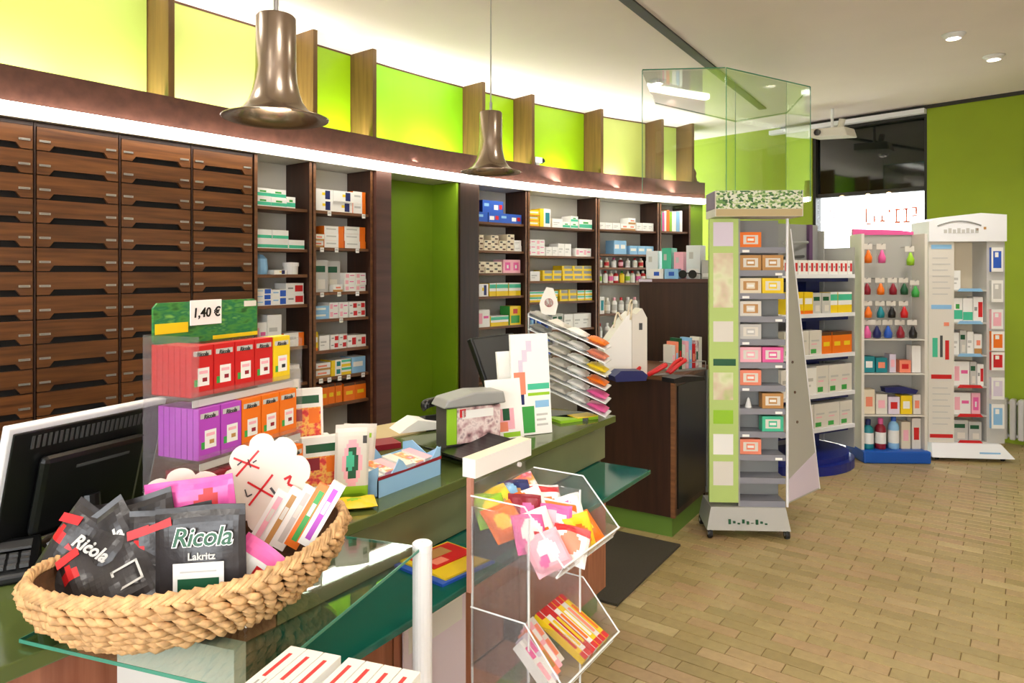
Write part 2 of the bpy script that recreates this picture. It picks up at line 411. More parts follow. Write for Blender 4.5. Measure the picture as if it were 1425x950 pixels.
curve_box(-5.5, 3.70, .10, .18, 2.376, 2.392, 'uplight_led', step=.3).build('cove_light', fa)
for i in range(12):                                      # cove lamps lying on the ledge behind the fascia, shining up
    s0 = -5.2 + i * .76; x, y, p_ = wall(s0 + .38, .10)
    ld = bpy.data.lights.new('cove_lamp', 'AREA'); ld.shape = 'RECTANGLE'; ld.size = .70; ld.size_y = .05; ld.energy = UPLIGHT_W; ld.spread = R(150); ld.color = (1, .98, .95)
    lo = bpy.data.objects.new('cove_lamp', ld); COL.objects.link(lo); lo.parent = fa; lo.location = (x, y, 2.40); lo.rotation_euler = (PI, 0, -(PI / 2 - p_))
f, L = wframe(3.76, 3.95)
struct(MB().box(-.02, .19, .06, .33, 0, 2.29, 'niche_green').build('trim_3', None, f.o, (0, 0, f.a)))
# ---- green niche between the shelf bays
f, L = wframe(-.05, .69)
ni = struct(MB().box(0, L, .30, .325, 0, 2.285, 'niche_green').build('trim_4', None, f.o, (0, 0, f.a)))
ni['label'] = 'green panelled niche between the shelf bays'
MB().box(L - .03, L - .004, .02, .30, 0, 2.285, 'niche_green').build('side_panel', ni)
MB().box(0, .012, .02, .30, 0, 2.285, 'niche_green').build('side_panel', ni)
f, L = wframe(-.20, -.05)
struct(MB().box(.004, L, .0, .33, 0, 2.285, 'fascia_wood').build('trim_5', None, f.o, (0, 0, f.a)))['label'] = 'brown pillar left of the green niche'
f, L = wframe(.69, .905)
struct(MB().box(0, L - .004, .0, .33, 0, 2.285, 'dark_wood').build('trim_6', None, f.o, (0, 0, f.a)))['label'] = 'dark wood pillar right of the green niche'
# ---- back wall with the glazed opening
BW = Frame((-1.41, 8.23, 0), math.atan2(-.228, .974)); br = (0, 0, BW.a)
wb = struct(MB().box(-2.6, .0, 0, .2, 0, CEIL, 'wall_green').box(1.116, 4.7, 0, .2, 0, CEIL, 'wall_green').box(0, 1.116, .0, .2, 3.06, CEIL, 'track_black').build('wall_back', None, BW.o, br))
struct(MB().box(-.35, 4.7, -.012, .0, CEIL - .035, CEIL, 'track_black').build('trim_7', None, BW.o, br))['label'] = 'black strip along the top of the back wall'
struct(MB().box(-.45, 1.116, -.09, -.013, CEIL - .085, CEIL - .04, 'white_metal').build('trim_8', None, BW.o, br))['label'] = 'white rail under the ceiling above the window'
wi = struct(MB().box(.0, .03, .02, .16, 0, 3.06, 'track_black').box(1.086, 1.116, .02, .16, 0, 3.06, 'track_black').box(.03, 1.086, .05, .13, 2.35, 2.39, 'track_black').build('window_1', None, BW.o, br))
wi['label'] = 'tall shop window with a dark upper light'
MB().box(.03, 1.086, .08, .10, 2.39, 3.06, 'dark_glass').build('pane', wi)
MB().box(.03, 1.086, .085, .095, .04, 2.35, 'window_glass').build('pane', wi)
MB().box(.03, 1.086, .05, .13, 0, .04, 'track_black').build('sill', wi)
m = MB()                                                 # pale red window lettering, seen from behind: unreadable strokes
for x, z, w, h in [(.52, 2.06, .016, .15), (.53, 2.04, .05, .016), (.60, 2.06, .016, .07), (.66, 2.06, .05, .02), (.675, 2.08, .016, .05), (.74, 2.15, .02, .035), (.80, 2.04, .05, .02), (.81, 2.06, .016, .13),
                   (.805, 2.17, .045, .016), (.88, 2.04, .06, .02), (.90, 2.06, .016, .13), (.875, 2.17, .05, .016), (.96, 2.10, .045, .016), (.99, 2.12, .016, .06), (.955, 2.18, .05, .016)]:
    m.box(x, x + w, .080, .084, z, z + h, 'salmon')
m.build('lettering', wi)
m = MB()
for x, z, w, h in [(.08, 2.2, .05, .01), (.15, 2.2, .03, .012), (.19, 2.1, .012, .1), (.12, 2.02, .08, .01)]: m.box(x, x + w, .080, .084, z, z + h, 'lpink')
m.build('small_print', wi)
struct(MB().box(3.0, 3.2, -2.7, 7.3, 0, CEIL, 'ceiling_paint').build('wall_right'))
struct(MB().box(-4.6, -1.2, -2.7, -2.5, 0, CEIL, 'ceiling_paint').box(2.6, 3.0, -2.7, -2.5, 0, CEIL, 'ceiling_paint').box(-1.2, 2.6, -2.7, -2.5, 2.8, CEIL, 'ceiling_paint').box(-1.2, 2.6, -2.7, -2.5, 0, .3, 'ceiling_paint').build('wall_front'))
struct(MB().box(-14, 14, 8.95, 40, -.2, -.05, 'pavement').box(-14, 14, -20, -2.8, -.2, -.05, 'pavement').build('ground_outside'))

# ---- ceiling spotlights
def downlight(x, y, label, power=DOWNLIGHT_W, seen=True):
    t = thing('ceiling_spotlight', label, 'spotlight', (x, y, CEIL), 0, 'recessed ceiling spotlights')
    MB().lathe([(.045, -.03), (.062, -.012), (.075, 0), (.075, .0)], 'white_metal', 20).build('ring', t, smooth=True)
    MB().lathe([(.0005, -.014), (.045, -.014)], 'lamp_white', 20).build('lamp', t)
    ld = bpy.data.lights.new('beam', 'SPOT'); ld.energy = power * 3; ld.spot_size = R(140); ld.spot_blend = .8; ld.shadow_soft_size = .10; ld.color = (1, .95, .87)
    lo = bpy.data.objects.new('beam', ld); COL.objects.link(lo); lo.parent = t; lo.location = (0, 0, -.04)
    return t
p = atz(1327, 48, CEIL); downlight(p.x, p.y, 'round ceiling spotlight nearest the right edge, brightest of the three')
p = atz(1383, 78, CEIL); downlight(p.x, p.y, 'round ceiling spotlight just behind the brightest one at the right')
p = atz(915, 112, CEIL); downlight(p.x, p.y, 'round ceiling spotlight left of the black ceiling track')
for k, (x, y) in enumerate([(-.45, .9), (.9, 1.0), (-.45, 2.6), (1.2, 2.9), (-1.0, -.6), (.6, -1.2), (-2.6, .6)]):
    downlight(x, y, ['round ceiling spotlight out of view over the basket', 'round ceiling spotlight out of view right of the camera', 'round ceiling spotlight out of view over the aisle',
                     'round ceiling spotlight out of view above the floor tiles', 'round ceiling spotlight out of view behind the camera', 'round ceiling spotlight out of view near the shop front', 'round ceiling spotlight out of view before the drawers'][k])

# ================================================================== SHELVING WALL
# ---- drawer columns
DP = .397; ROW = .119; TOPZ = 2.265; NROW = 14
def drawer_mesh(w, h):
    n0, n1, nh = .15 * w, .86 * w, .030
    poly = [(.003, 0.003), (n0, .003), (n0 + .02, nh), (n1 - .02, nh), (n1, .003), (w - .003, .003), (w - .003, h - .003), (.003, h - .003)]
    return MB().prism(poly, 0, .018, 'drawer_wood', 'y').mesh('drawer')
dme = drawer_mesh(DP - .012, ROW); cme = MB().box(0, .05, -.004, .001, 0, .011, 'clip_metal').box(.006, .044, -.005, -.003, .003, .008, 'grey').mesh('label_holder')
for c in range(4):
    s0 = -2.754 + c * DP; f, L = wframe(s0, s0 + DP)
    t = thing('drawer_cabinet', ['dark brown drawer column at the left edge of the photo', 'dark brown drawer column, second from the left, behind the monitor', 'dark brown drawer column, third from the left, behind the red dispenser', 'dark brown drawer column right beside the open shelf bays'][c], 'cabinet', f.o, f.a, 'medicine drawer columns')
    MB().box(0, L, .056, .30, .1, 2.285, 'gap_black').build('body', t)
    MB().box(-.004, .004, .036, .056, .1, 2.285, 'dark_wood').build('divider', t)
    MB().box(.006, L - .006, .038, .056, TOPZ - .001 , 2.285, 'dark_wood').build('top_rail', t)
    MB().box(.0, L, .05, .30, 0, .1, 'dark_wood').build('plinth', t)
    for r in range(NROW):
        d = link('drawer', dme, t, (.006, .036, TOPZ - (r + 1) * ROW))
        link('label_holder', cme, d, (.012, 0, .042)); link('label_holder', cme, d, (DP - .012 - .064, 0, .042))
    MB().box(.006, L - .006, .036, .056, .1, TOPZ - NROW * ROW - .004, 'drawer_wood').build('lower_panel', t)
    if c == 3: MB().box(.16, .26, .030, .036, 1.345, 1.358, 'paper').build('name_strip', t)

# ---- open shelf bays
BAYS = dict(
  A=(-1.165, -.735, 'bay beside the drawers', 'open shelf bay right beside the drawer columns', [1.967, 1.70, 1.532, 1.334, 1.057, .815, .5]),
  B=(-.725, -.205, 'bay left of the niche', 'open shelf bay between the brown pillar and its neighbour bay', [1.968, 1.717, 1.41, 1.225, 1.01, .822, .632]),
  C=(.91, 1.52, 'bay right of the niche', 'open shelf bay right of the green niche', [1.982, 1.735, 1.538, 1.335, 1.07, .83, .6]),
  D=(1.53, 2.44, 'second bay right of the niche', 'second open shelf bay right of the green niche', [1.97, 1.70, 1.464, 1.267, 1.0, .75]),
  E=(2.45, 3.30, 'third bay right of the niche', 'third open shelf bay right of the green niche', [1.978, 1.73, 1.593, 1.435, 1.126, .86]),
  F=(3.31, 3.75, 'last bay', 'narrow last shelf bay at the end of the curved wall', [1.985, 1.70, 1.40]))
BF = {}
for k, (s0, s1, nm, lab, zs) in BAYS.items():
    f, L = wframe(s0, s1); BF[k] = (f, L, nm, zs)
    t = thing('shelf_unit', lab, 'shelf', f.o, f.a, 'open medicine shelf bays')
    MB().box(0, L, .29, .305, .1, 2.285, 'shelf_back').build('back_panel', t)
    MB().box(0, .022, .03, .29, .0, 2.285, 'dark_wood', None, 'shelf_wood').build('side_panel', t); MB().box(L - .022, L, .03, .29, .0, 2.285, 'dark_wood', None, 'shelf_wood').build('side_panel', t)
    for z in zs: MB().box(.023, L - .023, .05, .289, z - .02, z, 'shelf_wood').build('shelf', t)
    MB().box(.022, L - .022, .05, .29, 0, .1, 'dark_wood').build('plinth', t)

ROWN = ['top', 'second', 'third', 'fourth', 'fifth', 'sixth', 'seventh']
SCH = {   # name: (base, prints, side, top)
 'white-green': ('white', [(0, .12, 1, .5, 'mint'), (.3, .55, .7, .75, 'green')], 'white', 'white'),
 'white-mint striped': ('white', [(0, .08, 1, .42, 'mint')], 'white', 'white'),
 'white-blue': ('white', [(.55, .1, .95, .9, 'blue'), (.1, .55, .45, .7, 'sky')], 'white', 'white'),
 'white-navy-yellow': ('white', [(.6, .1, .85, .9, 'navy'), (.45, .45, .6, .7, 'yellow')], 'white', 'white'),
 'orange-white': ('white', [(.72, 0, 1, 1, 'orange'), (.1, .5, .6, .68, 'lgrey')], 'orange', 'white'),
 'white-red': ('white', [(.5, .2, .95, .8, 'red'), (.1, .45, .4, .6, 'grey')], 'white', 'white'),
 'red-orange': ('white', [(0, .0, 1, .45, 'orange'), (.3, .5, .8, .85, 'red')], 'orange', 'white'),
 'white-leaf': ('offwhite', [(.1, .06, .55, .24, 'green'), (.15, .55, .8, .62, 'lgrey'), (.15, .42, .6, .47, 'lpink')], 'offwhite', 'white'),
 'plain white': ('white', [(.12, .5, .7, .62, 'lgrey'), (.12, .3, .5, .38, 'lgrey')], 'white', 'white'),
 'white-pink': ('white', [(.1, .2, .4, .8, 'lpink'), (.5, .5, .9, .64, 'pink')], 'white', 'white'),
 'grey-green': ('lgrey', [(.1, .62, .8, .82, 'dgreen'), (.3, .1, .8, .4, 'offwhite')], 'lgrey', 'offwhite'),
 'pale blue': ('sky', [(.1, .4, .8, .7, 'white')], 'sky', 'white'),
 'blue-red': ('blue', [(.1, .25, .5, .65, 'white'), (.6, .3, .9, .7, 'red')], 'navy', 'blue'),
 'deep blue': ('blue', [(.15, .5, .6, .75, 'sky')], 'navy', 'blue'),
 'yellow': ('yellow', [(.1, .45, .9, .72, 'white'), (0, 0, 1, .15, 'orange')], 'yellow', 'yellow'),
 'yellow-green': ('white', [(0, 0, 1, .38, 'yellow'), (0, .6, 1, .9, 'mint')], 'yellow', 'white'),
 'yellow-grey': ('yellow', [(.2, .4, 1, .95, 'grey')], 'yellow', 'yellow'),
 'teal-yellow': ('white', [(0, 0, .35, 1, 'yellow'), (.5, .2, .9, .8, 'teal')], 'yellow', 'white'),
 'cream-dark': ('cream', [(.1, .55, .45, .85, 'dgrey'), (.5, .15, .9, .45, 'brown')], 'cream', 'cream'),
 'pink-white': ('lpink', [(.2, .2, .8, .8, 'pink'), (.4, .35, .6, .6, 'white')], 'lpink', 'white'),
 'orange': ('orange', [(.2, .35, .8, .55, 'yellow'), (0, .85, 1, 1, 'brown')], 'orange', 'brown'),
 'green-yellow': ('yellow', [(.1, .1, .9, .5, 'green'), (.3, .6, .7, .85, 'red')], 'green', 'yellow'),
 'tan-white': ('white', [(.0, .0, 1, .3, 'tan'), (.3, .45, .8, .7, 'salmon')], 'white', 'white'),
}
_cm = {}
def carton(w, d, h, sch):
    key = (round(w, 3), round(d, 3), round(h, 3), sch)
    if key not in _cm: b, p, sd, tp = SCH[sch]; _cm[key] = carton_mesh(w, d, h, b, p, sd, tp)
    return _cm[key]
_bot = {}
def bottle(r, h, body, cap, label):
    key = (r, h, body, cap, label)
    if key not in _bot:
        m = MB(); m.lathe([(.001, 0), (r * .95, 0), (r, h * .04), (r, h * .18)], body, 12); m.lathe([(r, h * .18), (r, h * .55)], label, 12)
        m.lathe([(r, h * .55), (r, h * .66), (r * .8, h * .74), (r * .42, h * .8), (r * .42, h * .82)], body, 12)
        m.lathe([(r * .48, h * .81), (r * .48, h * .99), (.001, h)], cap, 12); _bot[key] = m.mesh('bottle', True)
    return _bot[key]
count_in_row = {}
def goods(bay, row, u0, u1, n, layers, h, sch, depth=.13, y=.065, gap=.002, step=0, noun='carton'):
    """n cartons side by side between fractions u0..u1 of the bay, in layers; each one an object"""
    f, L, nm, zs = BF[bay]; a = .026; Lw = L - 2 * a; w = (u1 - u0) * Lw / n
    lay = layers if isinstance(layers, (list, tuple)) else [layers] * n
    for i in range(n):
        k = count_in_row.get((bay, row), 0); count_in_row[(bay, row)] = k + 1
        for l in range(lay[i]):
            jy = rnd.uniform(0, .012); sc = sch[(i + l * step) % len(sch)] if isinstance(sch, list) else sch
            o = link('medicine_' + noun, carton(w - gap, depth, h - .0005, sc), None, f.pt(a + u0 * Lw + i * w + .001, y + jy, zs[row] + .0005 + l * h), (0, 0, f.a))
            wl_ = '' if lay[i] == 1 else (' lower layer,' if l == 0 else ' upper layer,' if l == lay[i] - 1 else ' middle layer,')
            tag(o, f'{sc} {noun}, {ORD[k]} from left,{wl_} {ROWN[row]} shelf, {nm}', 'medicine box', f'medicine cartons on the {nm}')
def flasks(bay, row, u0, u1, n, r, h, cols, y=.10, extra=0):
    f, L, nm, zs = BF[bay]; a = .026; Lw = L - 2 * a
    for i in range(n):
        k = count_in_row.get((bay, row), 0); count_in_row[(bay, row)] = k + 1
        b, c, l = cols[i % len(cols)]; x = a + (u0 + (i + .5) / n * (u1 - u0)) * Lw
        o = link('medicine_bottle', bottle(r, h, b, c, l), None, f.pt(x, y + rnd.uniform(0, .015), zs[row] + .0005), (0, 0, rnd.uniform(0, 6)))
        tag(o, f'{b} bottle, {c} cap, {ORD[k]} from left, {ROWN[row]} shelf, {nm}', 'bottle', f'small bottles on the {nm}')
# bay A
goods('A', 0, .0, .62, 2, 2, .058, ['white-green', 'white-green']); goods('A', 0, .62, .80, 1, 1, .075, 'white-green')
goods('A', 1, .02, .66, 2, 2, .06, 'white-mint striped'); goods('A', 1, .66, .98, 1, 1, .06, 'white-mint striped')
goods('A', 2, .36, .62, 1, 1, .03, 'white-navy-yellow')
goods('A', 3, .02, .32, 1, 3, .036, 'white-blue'); goods('A', 3, .32, .62, 1, 2, .05, 'white-blue'); goods('A', 3, .62, .98, 1, [2], .07, 'white-red')
goods('A', 4, .0, .24, 1, 1, .17, 'white-pink'); goods('A', 4, .24, .52, 1, 1, .215, 'plain white'); goods('A', 4, .56, .98, 1, 1, .09, 'orange-white')
goods('A', 5, .05, .55, 2, 1, .09, 'plain white'); goods('A', 5, .58, .88, 1, 1, .12, 'white-pink')
# bay B
goods('B', 0, .0, .36, 1, 2, .075, 'white-navy-yellow'); goods('B', 0, .36, .74, 1, 2, .075, 'white-navy-yellow'); goods('B', 0, .74, .99, 1, 2, .08, 'orange-white')
goods('B', 1, .0, .20, 1, 2, .045, 'tan-white'); goods('B', 1, .20, .56, 1, 3, .05, 'orange-white'); goods('B', 1, .58, .99, 1, 3, .052, 'orange-white')
goods('B', 2, .02, .28, 1, 1, .22, 'grey-green'); goods('B', 2, .30, .58, 1, 1, .215, 'grey-green', y=.12); goods('B', 2, .34, .52, 1, 1, .05, 'tan-white', y=.058, depth=.05); goods('B', 2, .58, .99, 2, 3, .044, 'white-pink')
goods('B', 3, .0, .30, 1, 2, .045, 'pale blue'); goods('B', 3, .30, .64, 2, 2, .055, 'white-pink'); goods('B', 3, .66, .99, 2, 2, .055, 'white-red')
goods('B', 4, .0, .10, 1, 1, .13, 'yellow'); goods('B', 4, .12, .30, 1, 1, .10, 'plain white'); goods('B', 4, .32, .62, 2, 2, .05, 'white-red'); goods('B', 4, .64, .99, 2, 1, .085, 'white-red')
goods('B', 5, .0, .32, 1, 2, .05, 'tan-white'); goods('B', 5, .33, .70, 2, 2, .055, ['teal-yellow', 'yellow-green']); goods('B', 5, .72, .99, 1, 1, .115, 'pale blue')
goods('B', 6, .0, .54, 4, 1, .14, 'orange', gap=.006); goods('B', 6, .56, .99, 2, 1, .125, 'orange')
# bay C
goods('C', 0, .0, .99, 4, 1, .085, ['deep blue', 'blue-red']); 
f, L, nm, zs = BF['C']
for i, (u, sc) in enumerate([(.14, 'deep blue'), (.36, 'blue-red')]):
    o = link('medicine_carton', carton(.125, .12, .105, sc), None, f.pt(.026 + u * (L - .052), .075, zs[0] + .0865), (0, 0, f.a)); tag(o, f'{sc} carton standing on the lower row, top shelf, {nm}', 'medicine box', f'medicine cartons on the {nm}')
goods('C', 1, .0, .64, 4, [3, 2, 3, 2], .045, 'cream-dark'); goods('C', 1, .66, .99, 2, [3, 2], .05, ['cream-dark', 'plain white'])
goods('C', 2, .0, .55, 3, 2, .05, 'cream-dark'); goods('C', 2, .57, .97, 2, 1, .12, 'pink-white')
goods('C', 3, .02, .26, 1, 1, .11, 'white-navy-yellow'); goods('C', 3, .28, .98, 5, 1, .115, 'yellow-green')
goods('C', 4, .02, .28, 1, 1, .15, 'white-pink'); goods('C', 4, .30, .70, 2, 1, .09, 'yellow-green'); goods('C', 4, .72, .97, 1, 1, .17, 'green-yellow')
goods('C', 5, .0, .5, 3, 1, .08, 'white-pink'); goods('C', 5, .52, .9, 2, 1, .11, 'plain white')
# bay D
goods('D', 0, .0, .17, 1, 3, .05, 'yellow'); goods('D', 0, .18, .34, 1, 1, .17, 'teal-yellow'); goods('D', 0, .36, .52, 1, 1, .085, 'plain white'); goods('D', 0, .53, .76, 2, [1, 2], .06, 'white-green'); goods('D', 0, .78, .99, 1, 1, .095, 'white-green')
goods('D', 1, .0, .26, 2, 3, .05, 'white-pink'); goods('D', 1, .27, .45, 2, 1, .085, 'plain white'); goods('D', 1, .46, .66, 2, 1, .12, 'plain white'); goods('D', 1, .72, .98, 2, 1, .08, 'white-pink')
goods('D', 2, .04, .18, 1, 1, .09, 'plain white'); goods('D', 2, .22, .50, 2, 2, .05, 'yellow-grey'); goods('D', 2, .52, .99, 3, 3, .048, 'yellow-grey')
goods('D', 3, .0, .45, 3, 2, .05, 'yellow-green'); goods('D', 3, .48, .74, 2, 2, .055, 'yellow-grey'); goods('D', 3, .76, .99, 2, 2, .05, 'yellow-green')
flasks('D', 4, .0, .34, 3, .042, .19, [('blue', 'white', 'sky'), ('navy', 'white', 'blue'), ('blue', 'offwhite', 'navy')]); goods('D', 4, .36, .54, 2, 1, .15, 'grey-green'); goods('D', 4, .55, .98, 3, 1, .14, 'plain white')
# bay E
goods('E', 0, .0, .38, 3, 1, .07, 'plain white'); goods('E', 0, .40, .66, 2, [1, 2], .065, 'tan-white'); goods('E', 0, .68, .98, 3, 1, .085, 'plain white')
goods('E', 1, .28, .50, 2, 1, .14, 'pale blue'); goods('E', 1, .56, .98, 3, 1, .09, 'pale blue')
BC = [('white', 'red', 'offwhite'), ('cream', 'white', 'red'), ('white', 'pink', 'white'), ('dred', 'white', 'lpink'), ('white', 'white', 'lgrey')]
flasks('E', 2, .02, .98, 8, .026, .10, BC)
flasks('E', 3, .02, .98, 10, .027, .125, [('offwhite', 'white', 'lime'), ('white', 'red', 'white'), ('cream', 'white', 'pink'), ('red', 'white', 'white'), ('yellow', 'green', 'yellow')])
goods('E', 4, .0, .12, 1, 1, .17, 'teal-yellow'); flasks('E', 4, .14, .98, 7, .03, .16, [('lgrey', 'white', 'white'), ('white', 'lpink', 'lgrey'), ('lgrey', 'red', 'white')])
flasks('E', 5, .02, .98, 8, .03, .17, [('lgrey', 'red', 'white'), ('white', 'white', 'lgrey'), ('lgrey', 'green', 'white')])
flasks('D', 5, .02, .5, 4, .035, .2, [('blue', 'white', 'navy'), ('lgrey', 'white', 'white')])
# bay F: upright books on the top shelf
f, L, nm, zs = BF['F']; x = .03
for i, (c, w, h) in enumerate([('mint', .04, .21), ('pink', .03, .2), ('white', .03, .22), ('orange', .045, .23), ('lime', .035, .21), ('white', .06, .22), ('sky', .05, .22), ('white', .04, .23)]):
    o = MB().box(0, w - .003, .0, .15, 0, h, c).box(.002, w - .005, .003, .1505, .003, h + .0005, 'paper').build('book', None, f.pt(x, .07, zs[0] + .0005), (0, 0, f.a)); x += w
    tag(o, f'{c} book spine, {ORD[i]} from left in the upright row, last bay', 'book', 'books on the last bay')
# odd ones in bay A: blue round pack, white tub
f, L, nm, zs = BF['A']
o = MB().lathe([(.001, 0), (.055, 0), (.06, .03), (.055, .1), (.03, .125), (.001, .13)], 'blue', 16).build('wash_pack', None, f.pt(.09, .13, zs[2] + .001)); o.data.materials[0] = MATS['sky']
tag(o, 'round pale blue pack on the third shelf beside the drawers', 'pack')
o = MB().lathe([(.001, 0), (.045, 0), (.048, .05), (.048, .052), (.052, .053), (.052, .078), (.001, .08)], 'white', 16).build('cream_tub', None, f.pt(.32, .11, zs[2] + .001))
tag(o, 'round white cream tub on the third shelf beside the drawers', 'tub')
# price tags clipped to the shelf edges of bay B
f, L, nm, zs = BF['B']; k = 0
tg = MB().box(0, .03, -.003, .0, -.032, -.002, 'paper').box(.003, .027, -.0035, -.003, -.020, -.008, 'lgrey').mesh('price_tag')
for row, us in [(0, (.24, .93)), (1, (.1, .38, .8)), (2, (.1, .43, .8)), (3, (.47,)), (5, (.08, .24, .44, .62, .92))]:
    for j, u in enumerate(us):
        o = link('price_tag', tg, None, f.pt(.026 + u * (L - .08), .0495, zs[row]), (0, 0, f.a))
        tag(o, f'small white price tag, {ORD[j]} from left under the {ROWN[row]} shelf, {nm}', 'price tag', 'price tags on the shelf edges')

# ================================================================== PENDANTS, SMALL FITTINGS
def pendant(px, py, d, label):
    p = at(px, py, d); t = thing('pendant_lamp', label, 'lamp', p, 0, 'brushed metal pendant lamps')
    prof = [(.143, 0), (.145, .003), (.130, .006), (.108, .014), (.088, .028), (.074, .048), (.064, .075), (.058, .105), (.055, .14), (.054, .283), (.05, .288), (.001, .289)]
    MB().lathe(prof, 'brushed', 40).build('shade', t, smooth=True)
    MB().lathe([(.143, 0), (.118, .004), (.092, .015), (.070, .043), (.055, .09), (.05, .27)], 'brushed', 40).build('inner_shade', t, smooth=True)
    MB().lathe([(.001, .045), (.03, .05), (.04, .08), (.03, .115), (.014, .14)], 'lamp_warm', 16).build('bulb', t, smooth=True)
    MB().tube([(0, 0, .285), (0, 0, .335)], .007, 'steel', 10).build('cable_grip', t)
    MB().tube([(0, 0, .33), (0, 0, CEIL - p.z)], .0035, 'grey_metal', 8).build('cable', t)
    MB().lathe([(.001, CEIL - p.z - .025), (.05, CEIL - p.z - .025), (.055, CEIL - p.z)], 'white_metal', 20).build('ceiling_rose', t)
    l = bpy.data.lights.new('glow', 'POINT'); l.energy = 6; l.shadow_soft_size = .04; l.color = (1, .86, .68); lo = bpy.data.objects.new('glow', l); COL.objects.link(lo); lo.parent = t; lo.location = (0, 0, .02)
pendant(384, 166, 1.98, 'brushed metal trumpet pendant lamp nearest the camera, before the fascia')
pendant(683, 240, 3.38, 'brushed metal trumpet pendant lamp farther back, before the lime panels')
f, L = wframe(1.60, 1.75); t = thing('security_camera', 'small white camera with black lens on top of the fascia', 'camera', f.pt(0, .012, 2.53), f.a)
MB().box(0, .09, -.005, .045, .025, .075, 'white_metal').build('housing', t); MB().box(.02, .06, .0, .04, 0, .026, 'white_metal').build('foot', t); MB().lathe([(.001, -.02), (.022, -.018), (.024, .012)], 'black_plastic', 14).build('lens', t, (.115, .02, .05), (0, PI / 2 * .6, 0))
f, L = wframe(3.80, 3.9); t = thing('figurine', 'small dark brown ornament on the far end of the fascia', 'ornament', f.pt(0, .03, 2.53), f.a)
MB().lathe([(.001, 0), (.04, 0), (.03, .03), (.02, .07), (.028, .1), (.012, .14), (.001, .15)], 'brown', 12).build('body', t, smooth=True); MB().box(-.045, .045, -.03, .03, -.001, .01, 'dgrey').build('foot', t)
# projector under the rail by the window
p = BW.pt(.41, -.5, 3.0); t = thing('projector', 'white projector hanging from the ceiling before the dark window', 'projector', p, BW.a)
bevel(MB().hexa([(-.20, -.10, -.10), (.18, -.10, -.13), (.20, .12, -.13), (-.18, .12, -.10), (-.20, -.10, -.02), (.15, -.10, -.035), (.17, .12, -.035), (-.18, .12, -.02)], 'offwhite').build('body', t), .012)
MB().tube([(0, 0, -.03), (0, 0, CEIL - 3.0)], .014, 'white_metal', 10).build('pole', t); MB().tube([(.07, .02, -.03), (.09, .02, .06)], .03, 'offwhite', 10).build('joint', t)
MB().lathe([(.001, -.002), (.03, 0), (.032, .02)], 'dgrey', 16).build('lens', t, (-.1, -.105, -.065), (PI / 2, 0, 0))
for i, (x, z) in enumerate([(.30, 2.335), (.56, 2.335), (.76, 2.335)]):  # warm glowing balls standing for three bright dots along the crossbar
    t = thing('rail_ball', f'tiny warm glowing ball on the window crossbar, {ORD[i]} from left', 'lamp', BW.pt(x, .035, z), BW.a, 'tiny glowing balls on the window crossbar')
    MB().lathe([(.001, -.022), (.018, -.018), (.024, 0), (.018, .018), (.001, .022)], 'lamp_warm', 12).build('bulb', t, smooth=True); MB().box(-.01, .01, .008, .03, .01, .04, 'track_black').build('holder', t)
# glass canopy hung from the ceiling over the display corner
CP = [(-1.833, 4.465), (-1.344, 4.72), (-.962, 5.546), (-1.29, 6.34), (-1.75, 6.45), (-2.1, 5.4)]
t = thing('glass_canopy', 'frameless polygonal glass canopy hanging below the ceiling', 'glass canopy', (-1.5, 5.4, 2.9)); ox, oy = 1.5, -5.4
for i in range(len(CP)):
    a, b = Vector(CP[i]), Vector(CP[(i + 1) % len(CP)]); d = (b - a).normalized(); n = Vector((-d.y, d.x)) * .006; a = a + d * .004; b = b - d * .004
    if i == 5: continue
    q = [a - n, b - n, b + n, a + n]; z0 = 2.07 - 2.9
    MB().hexa([(v.x + ox, v.y + oy, z0) for v in q] + [(v.x + ox, v.y + oy, 0) for v in q], 'canopy_glass').build('pane', t)
    MB().tube([(a.x + ox, a.y + oy, .004), (b.x + ox, b.y + oy, .004)], .004, 'glass_edge', 6).build('edge', t)
    MB().tube([(a.x + ox, a.y + oy, z0), (a.x + ox, a.y + oy, 0)], .0025, 'glass_edge', 6).build('corner_joint', t)
MB().prism([(x + ox, y + oy) for x, y in CP], -.008, 0, 'canopy_glass', 'z').build('top_pane', t)
for x, y in (CP[3], CP[4]): MB().tube([(x + ox, y + oy, 0), (x + ox, y + oy, CEIL - 2.9)], .003, 'steel', 6).build('hanger', t)

# ================================================================== COUNTER
CT = .90; CXF, CXB, CY0, CY1 = -1.335, -2.05, -1.2, 2.95
t = thing('sales_counter', 'long olive green counter with wooden front and teal glass shelf', 'counter', (CXF, CY0, 0))
def cb(x0, x1, y0, y1, z0, z1, m, name, mtop=None): return MB().box(x0 - CXF, x1 - CXF, y0 - CY0, y1 - CY0, z0, z1, m, mtop).build(name, t)
bevel(cb(CXB, CXF, CY0, CY1, CT - .03, CT, 'counter_top', 'worktop'), .003)
cb(CXB + .02, -1.402, CY0 + .02, CY1 - .02, .1, CT - .0305, 'dark_wood', 'body')
cb(-1.40, -1.385, 1.12, CY1 - .01, .705, CT - .045, 'counter_front', 'front_panel'); cb(-1.40, -1.385, CY0 + .01, 1.115, .705, CT - .045, 'counter_wood', 'front_panel')
ed = [CY0 + .01, .1, .9, 1.52, 2.2, CY1 - .01]
for a, b in zip(ed[:-1], ed[1:]): cb(-1.40, -1.38, a + .003, b - .003, .12, .668, 'counter_wood', 'lower_panel')
cb(CXB + .05, -1.42, CY0 + .03, CY1 - .02, 0, .0995, 'plinth_green', 'plinth')
for o in [cb(-1.40, -1.14, .74, 2.88, .682, .70, 'teal_glass', 'glass_shelf')]: bevel(o, .003)
for y in (.95, 1.75, 2.6): cb(-1.38, -1.20, y, y + .03, .668, .6815, 'dgrey', 'bracket')
